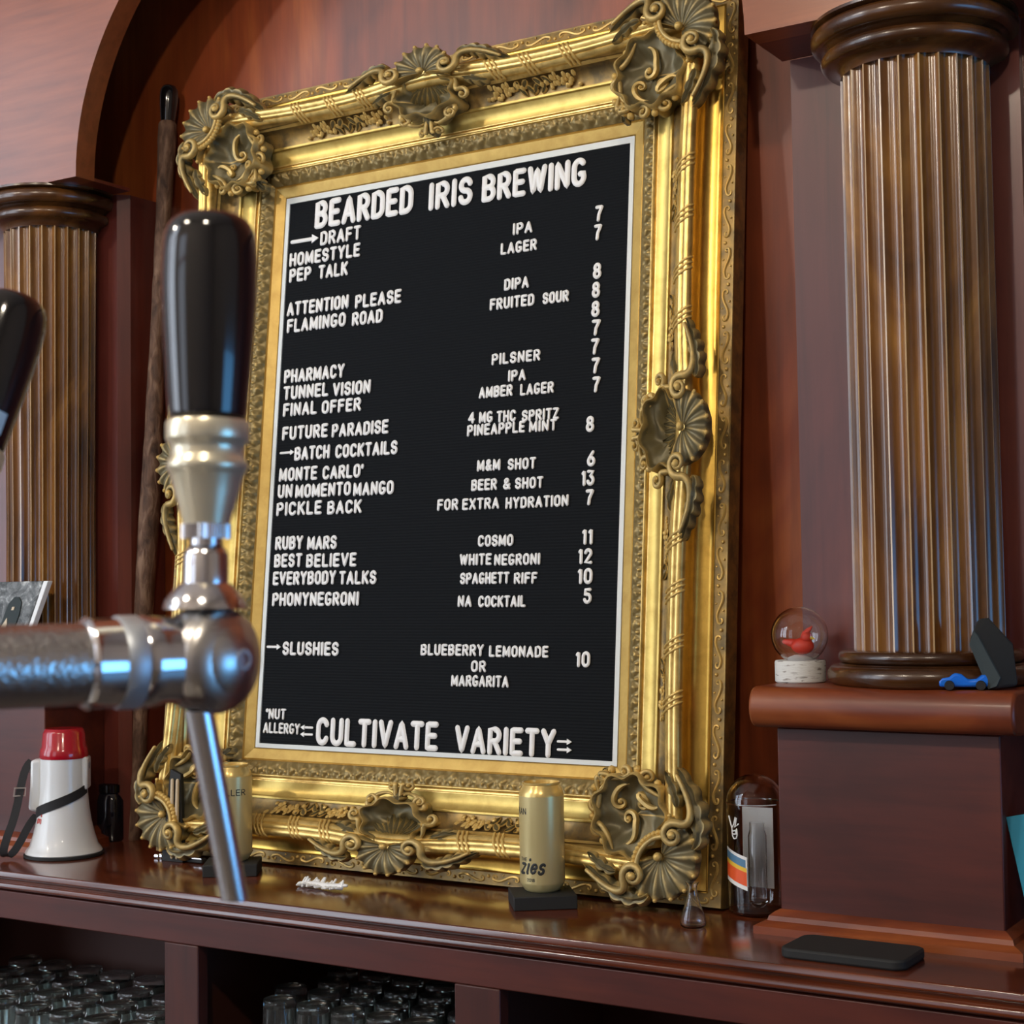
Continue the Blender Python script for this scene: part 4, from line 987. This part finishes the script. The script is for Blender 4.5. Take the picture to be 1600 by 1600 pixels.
bd_.tube([(.008, -.001, .066), (.014, -.001, .072), (.0185, -.001, .0765)], [.005, .0035, .0012], 8); bd_.build('cardinal', M['orange_red'], o, smooth=60)
MB().tube([(.017, -.003, .0615), (.023, -.004, .060)], [.0028, .0006], 8).build('beak', M['yellow'], o)
# blue toy car, without a driver
p = gob(1506, 1078, ZP); o = tag(empty('toy_car', (p[0], p[1]+.002, ZP), (0, 0, math.radians(18))), 'small bright blue toy car on the pedestal by the black hat', 'toy')
kk = 2.05/F_PX; c = MB()
c.prism([(a_*1.0, .004+(b_-.004)*1.4) for a_, b_ in [(-37*kk, .004), (37*kk, .004), (38*kk, .012), (30*kk, .016), (18*kk, .011), (6*kk, .0105), (-4*kk, .0155), (-14*kk, .0165), (-22*kk, .013), (-35*kk, .0125), (-38*kk, .009)]], -.011, .011, 'Y').build('body', M['kart'], o, .003, smooth=50)
for x in (-22, 24):
    for y in (-.0125, .0125): MB().lathe([(.0001, -.003), (.0055, -.003), (.0062, -.0015), (.0062, .0015), (.0055, .003), (.0001, .003)], (x*kk, y, .0062), 20, 'Y').build('wheel', M['tyre'], o, smooth=40)
MB().tube([(33*kk, 0, .0145), (40*kk, 0, .017)], [.0022, .0032], 8).build('exhaust', M['card'], o)
# black hat standing on its edge
o = tag(empty('felt_hat', (0, 0, 0)), 'black stiff hat propped on edge on the right pedestal', 'hat')
A = lambda x, y, Y: atY(x, y, Y)
Yh = -.135
fA = [A(1514, 1005, Yh), A(1521, 982, Yh), A(1528, 990, Yh), A(1566, 1061, Yh-.004), A(1560, 1075, Yh-.004), A(1546, 1080, Yh)]
bA = [A(1523, 975, Yh+.03), A(1531, 965, Yh+.03), A(1546, 963, Yh+.03), A(1584, 1003, Yh+.02), A(1592, 1072, Yh+.01), A(1560, 1078, Yh+.03)]
s = MB(); s.add([tuple(q) for q in fA]+[tuple(q) for q in bA], [(0, 1, 2, 3, 4, 5), (11, 10, 9, 8, 7, 6), (0, 1, 7, 6), (1, 2, 8, 7), (2, 3, 9, 8), (3, 4, 10, 9), (4, 5, 11, 10), (5, 0, 6, 11)])
org = Vector((float(np.mean([q[0] for q in fA])), Yh+.015, ZP)); o.location = org
for i, v in enumerate(s.v): s.v[i] = (v[0]-org.x, v[1]-org.y, max(v[2]-org.z, .0006))
s.build('crown', M['hat'], o, .004, smooth=30, seg=3)
f2 = [np.array(q)-np.array(org)+np.array((-.0006, -.0012, 0)) for q in fA]
f2c = sum(f2)/6; f2 = [f2c+(q-f2c)*.93+np.array((0, -.0006, .0)) for q in f2]
MB().add([tuple(q) for q in f2]+[tuple(q+np.array((.001, .002, 0))) for q in f2], [(0, 1, 2, 3, 4, 5), (11, 10, 9, 8, 7, 6)]+[(i, (i+1) % 6, 6+(i+1) % 6, 6+i) for i in range(6)]).build('lining', M['hatband'], o, smooth=0)
# weathered plaque leaning on the left column
TL_, TR_, BR_ = atY(-45, 905, -.135), atY(57, 907, -.135), atY(40, 985, -.155)
o = tag(empty('weathered_plaque', (float(BR_[0])-.06, -.16, ZP)), 'weathered grey plaque with a dark arch shape leaning on the left column', 'plaque')
ox_ = float(BR_[0])-.06; wv = .135
def pq(u, h, d): a = math.radians(14); return (u+h*.20, .03*h/.12+(-d), h)
def slab(poly, d0, d1):
    s = MB(); k_ = len(poly); s.add([pq(a, b, d0) for a, b in poly]+[pq(a, b, d1) for a, b in poly], [tuple(range(k_)), tuple(range(2*k_-1, k_-1, -1))]+[(i, (i+1) % k_, k_+(i+1) % k_, k_+i) for i in range(k_)]); return s
slab([(-.09, .001), (.046, .001), (.046, .160), (-.09, .160)], 0, .012).build('slab', M['weathered'], o, .0015)
slab([(-.024, .001), (.012, .001), (.016, .10), (.012, .122), (.0, .132), (-.012, .132), (-.022, .120), (-.024, .10)], .0122, .0145).build('arch_panel', M['hatband'], o, .001)
slab([(-.020, .06), (-.008, .06), (-.006, .082), (-.012, .094), (-.018, .08)], .0147, .016).build('flake', M['cream'], o); slab([(-.007, .108), (-.001, .108), (-.001, .114), (-.007, .114)], .0147, .016).build('flake', M['cream'], o)
slab([(.0465, .001), (.054, .001), (.058, .160), (.0465, .160)], -.002, .010).build('chipped_edge', M['card'], o, .001)

# ------------------------------------------------------------------ glasses in the open cabinet
def glass_mesh(name, H, rt, rb):
    prof = [(.0001, .0), (rt*.0+rb*.98, 0), (rb, .003), (rt, H-.002), (rt-.0008, H), (rt-.0018, H-.001), (rb-.002, .012), (.0001, .010)]
    prof = [(r, H-z) for r, z in prof]      # upside down
    s = MB().lathe(prof, n=28, cap=False); o = s.build(name, M['barglass'], None, smooth=50); return o
g0 = None
rs = random.Random(11)
def gl_row(proto, spots, label, group):
    for i, (x, y) in enumerate(spots):
        o = proto if i == 0 else proto.copy()
        if i: C.objects.link(o)
        o.location = (x, y, ZS+.0006); o.rotation_euler = (0, 0, rs.uniform(0, 6)); tag(o, label, 'glass', group)
sp_ = []
for r_ in range(4):
    for c_ in range(9):
        x = .020-c_*.083-(r_ % 2)*.0415; y = -.222+r_*.078
        if x > -.66: sp_.append((x, y))
gl_row(glass_mesh('pint_glass', .142, .040, .031), sp_, 'clear upside-down pint glass in the left cubby under the counter', 'pint glasses in the left cubby')
sp_ = []
for r_ in range(4):
    for c_ in range(6):
        x = .572-c_*.066-(r_ % 2)*.033; y = -.228+r_*.066
        if x > .20: sp_.append((x, y))
gl_row(glass_mesh('tall_glass', .222, .031, .025), sp_, 'clear upside-down tall glass in the middle cubby under the counter', 'tall glasses in the middle cubby')
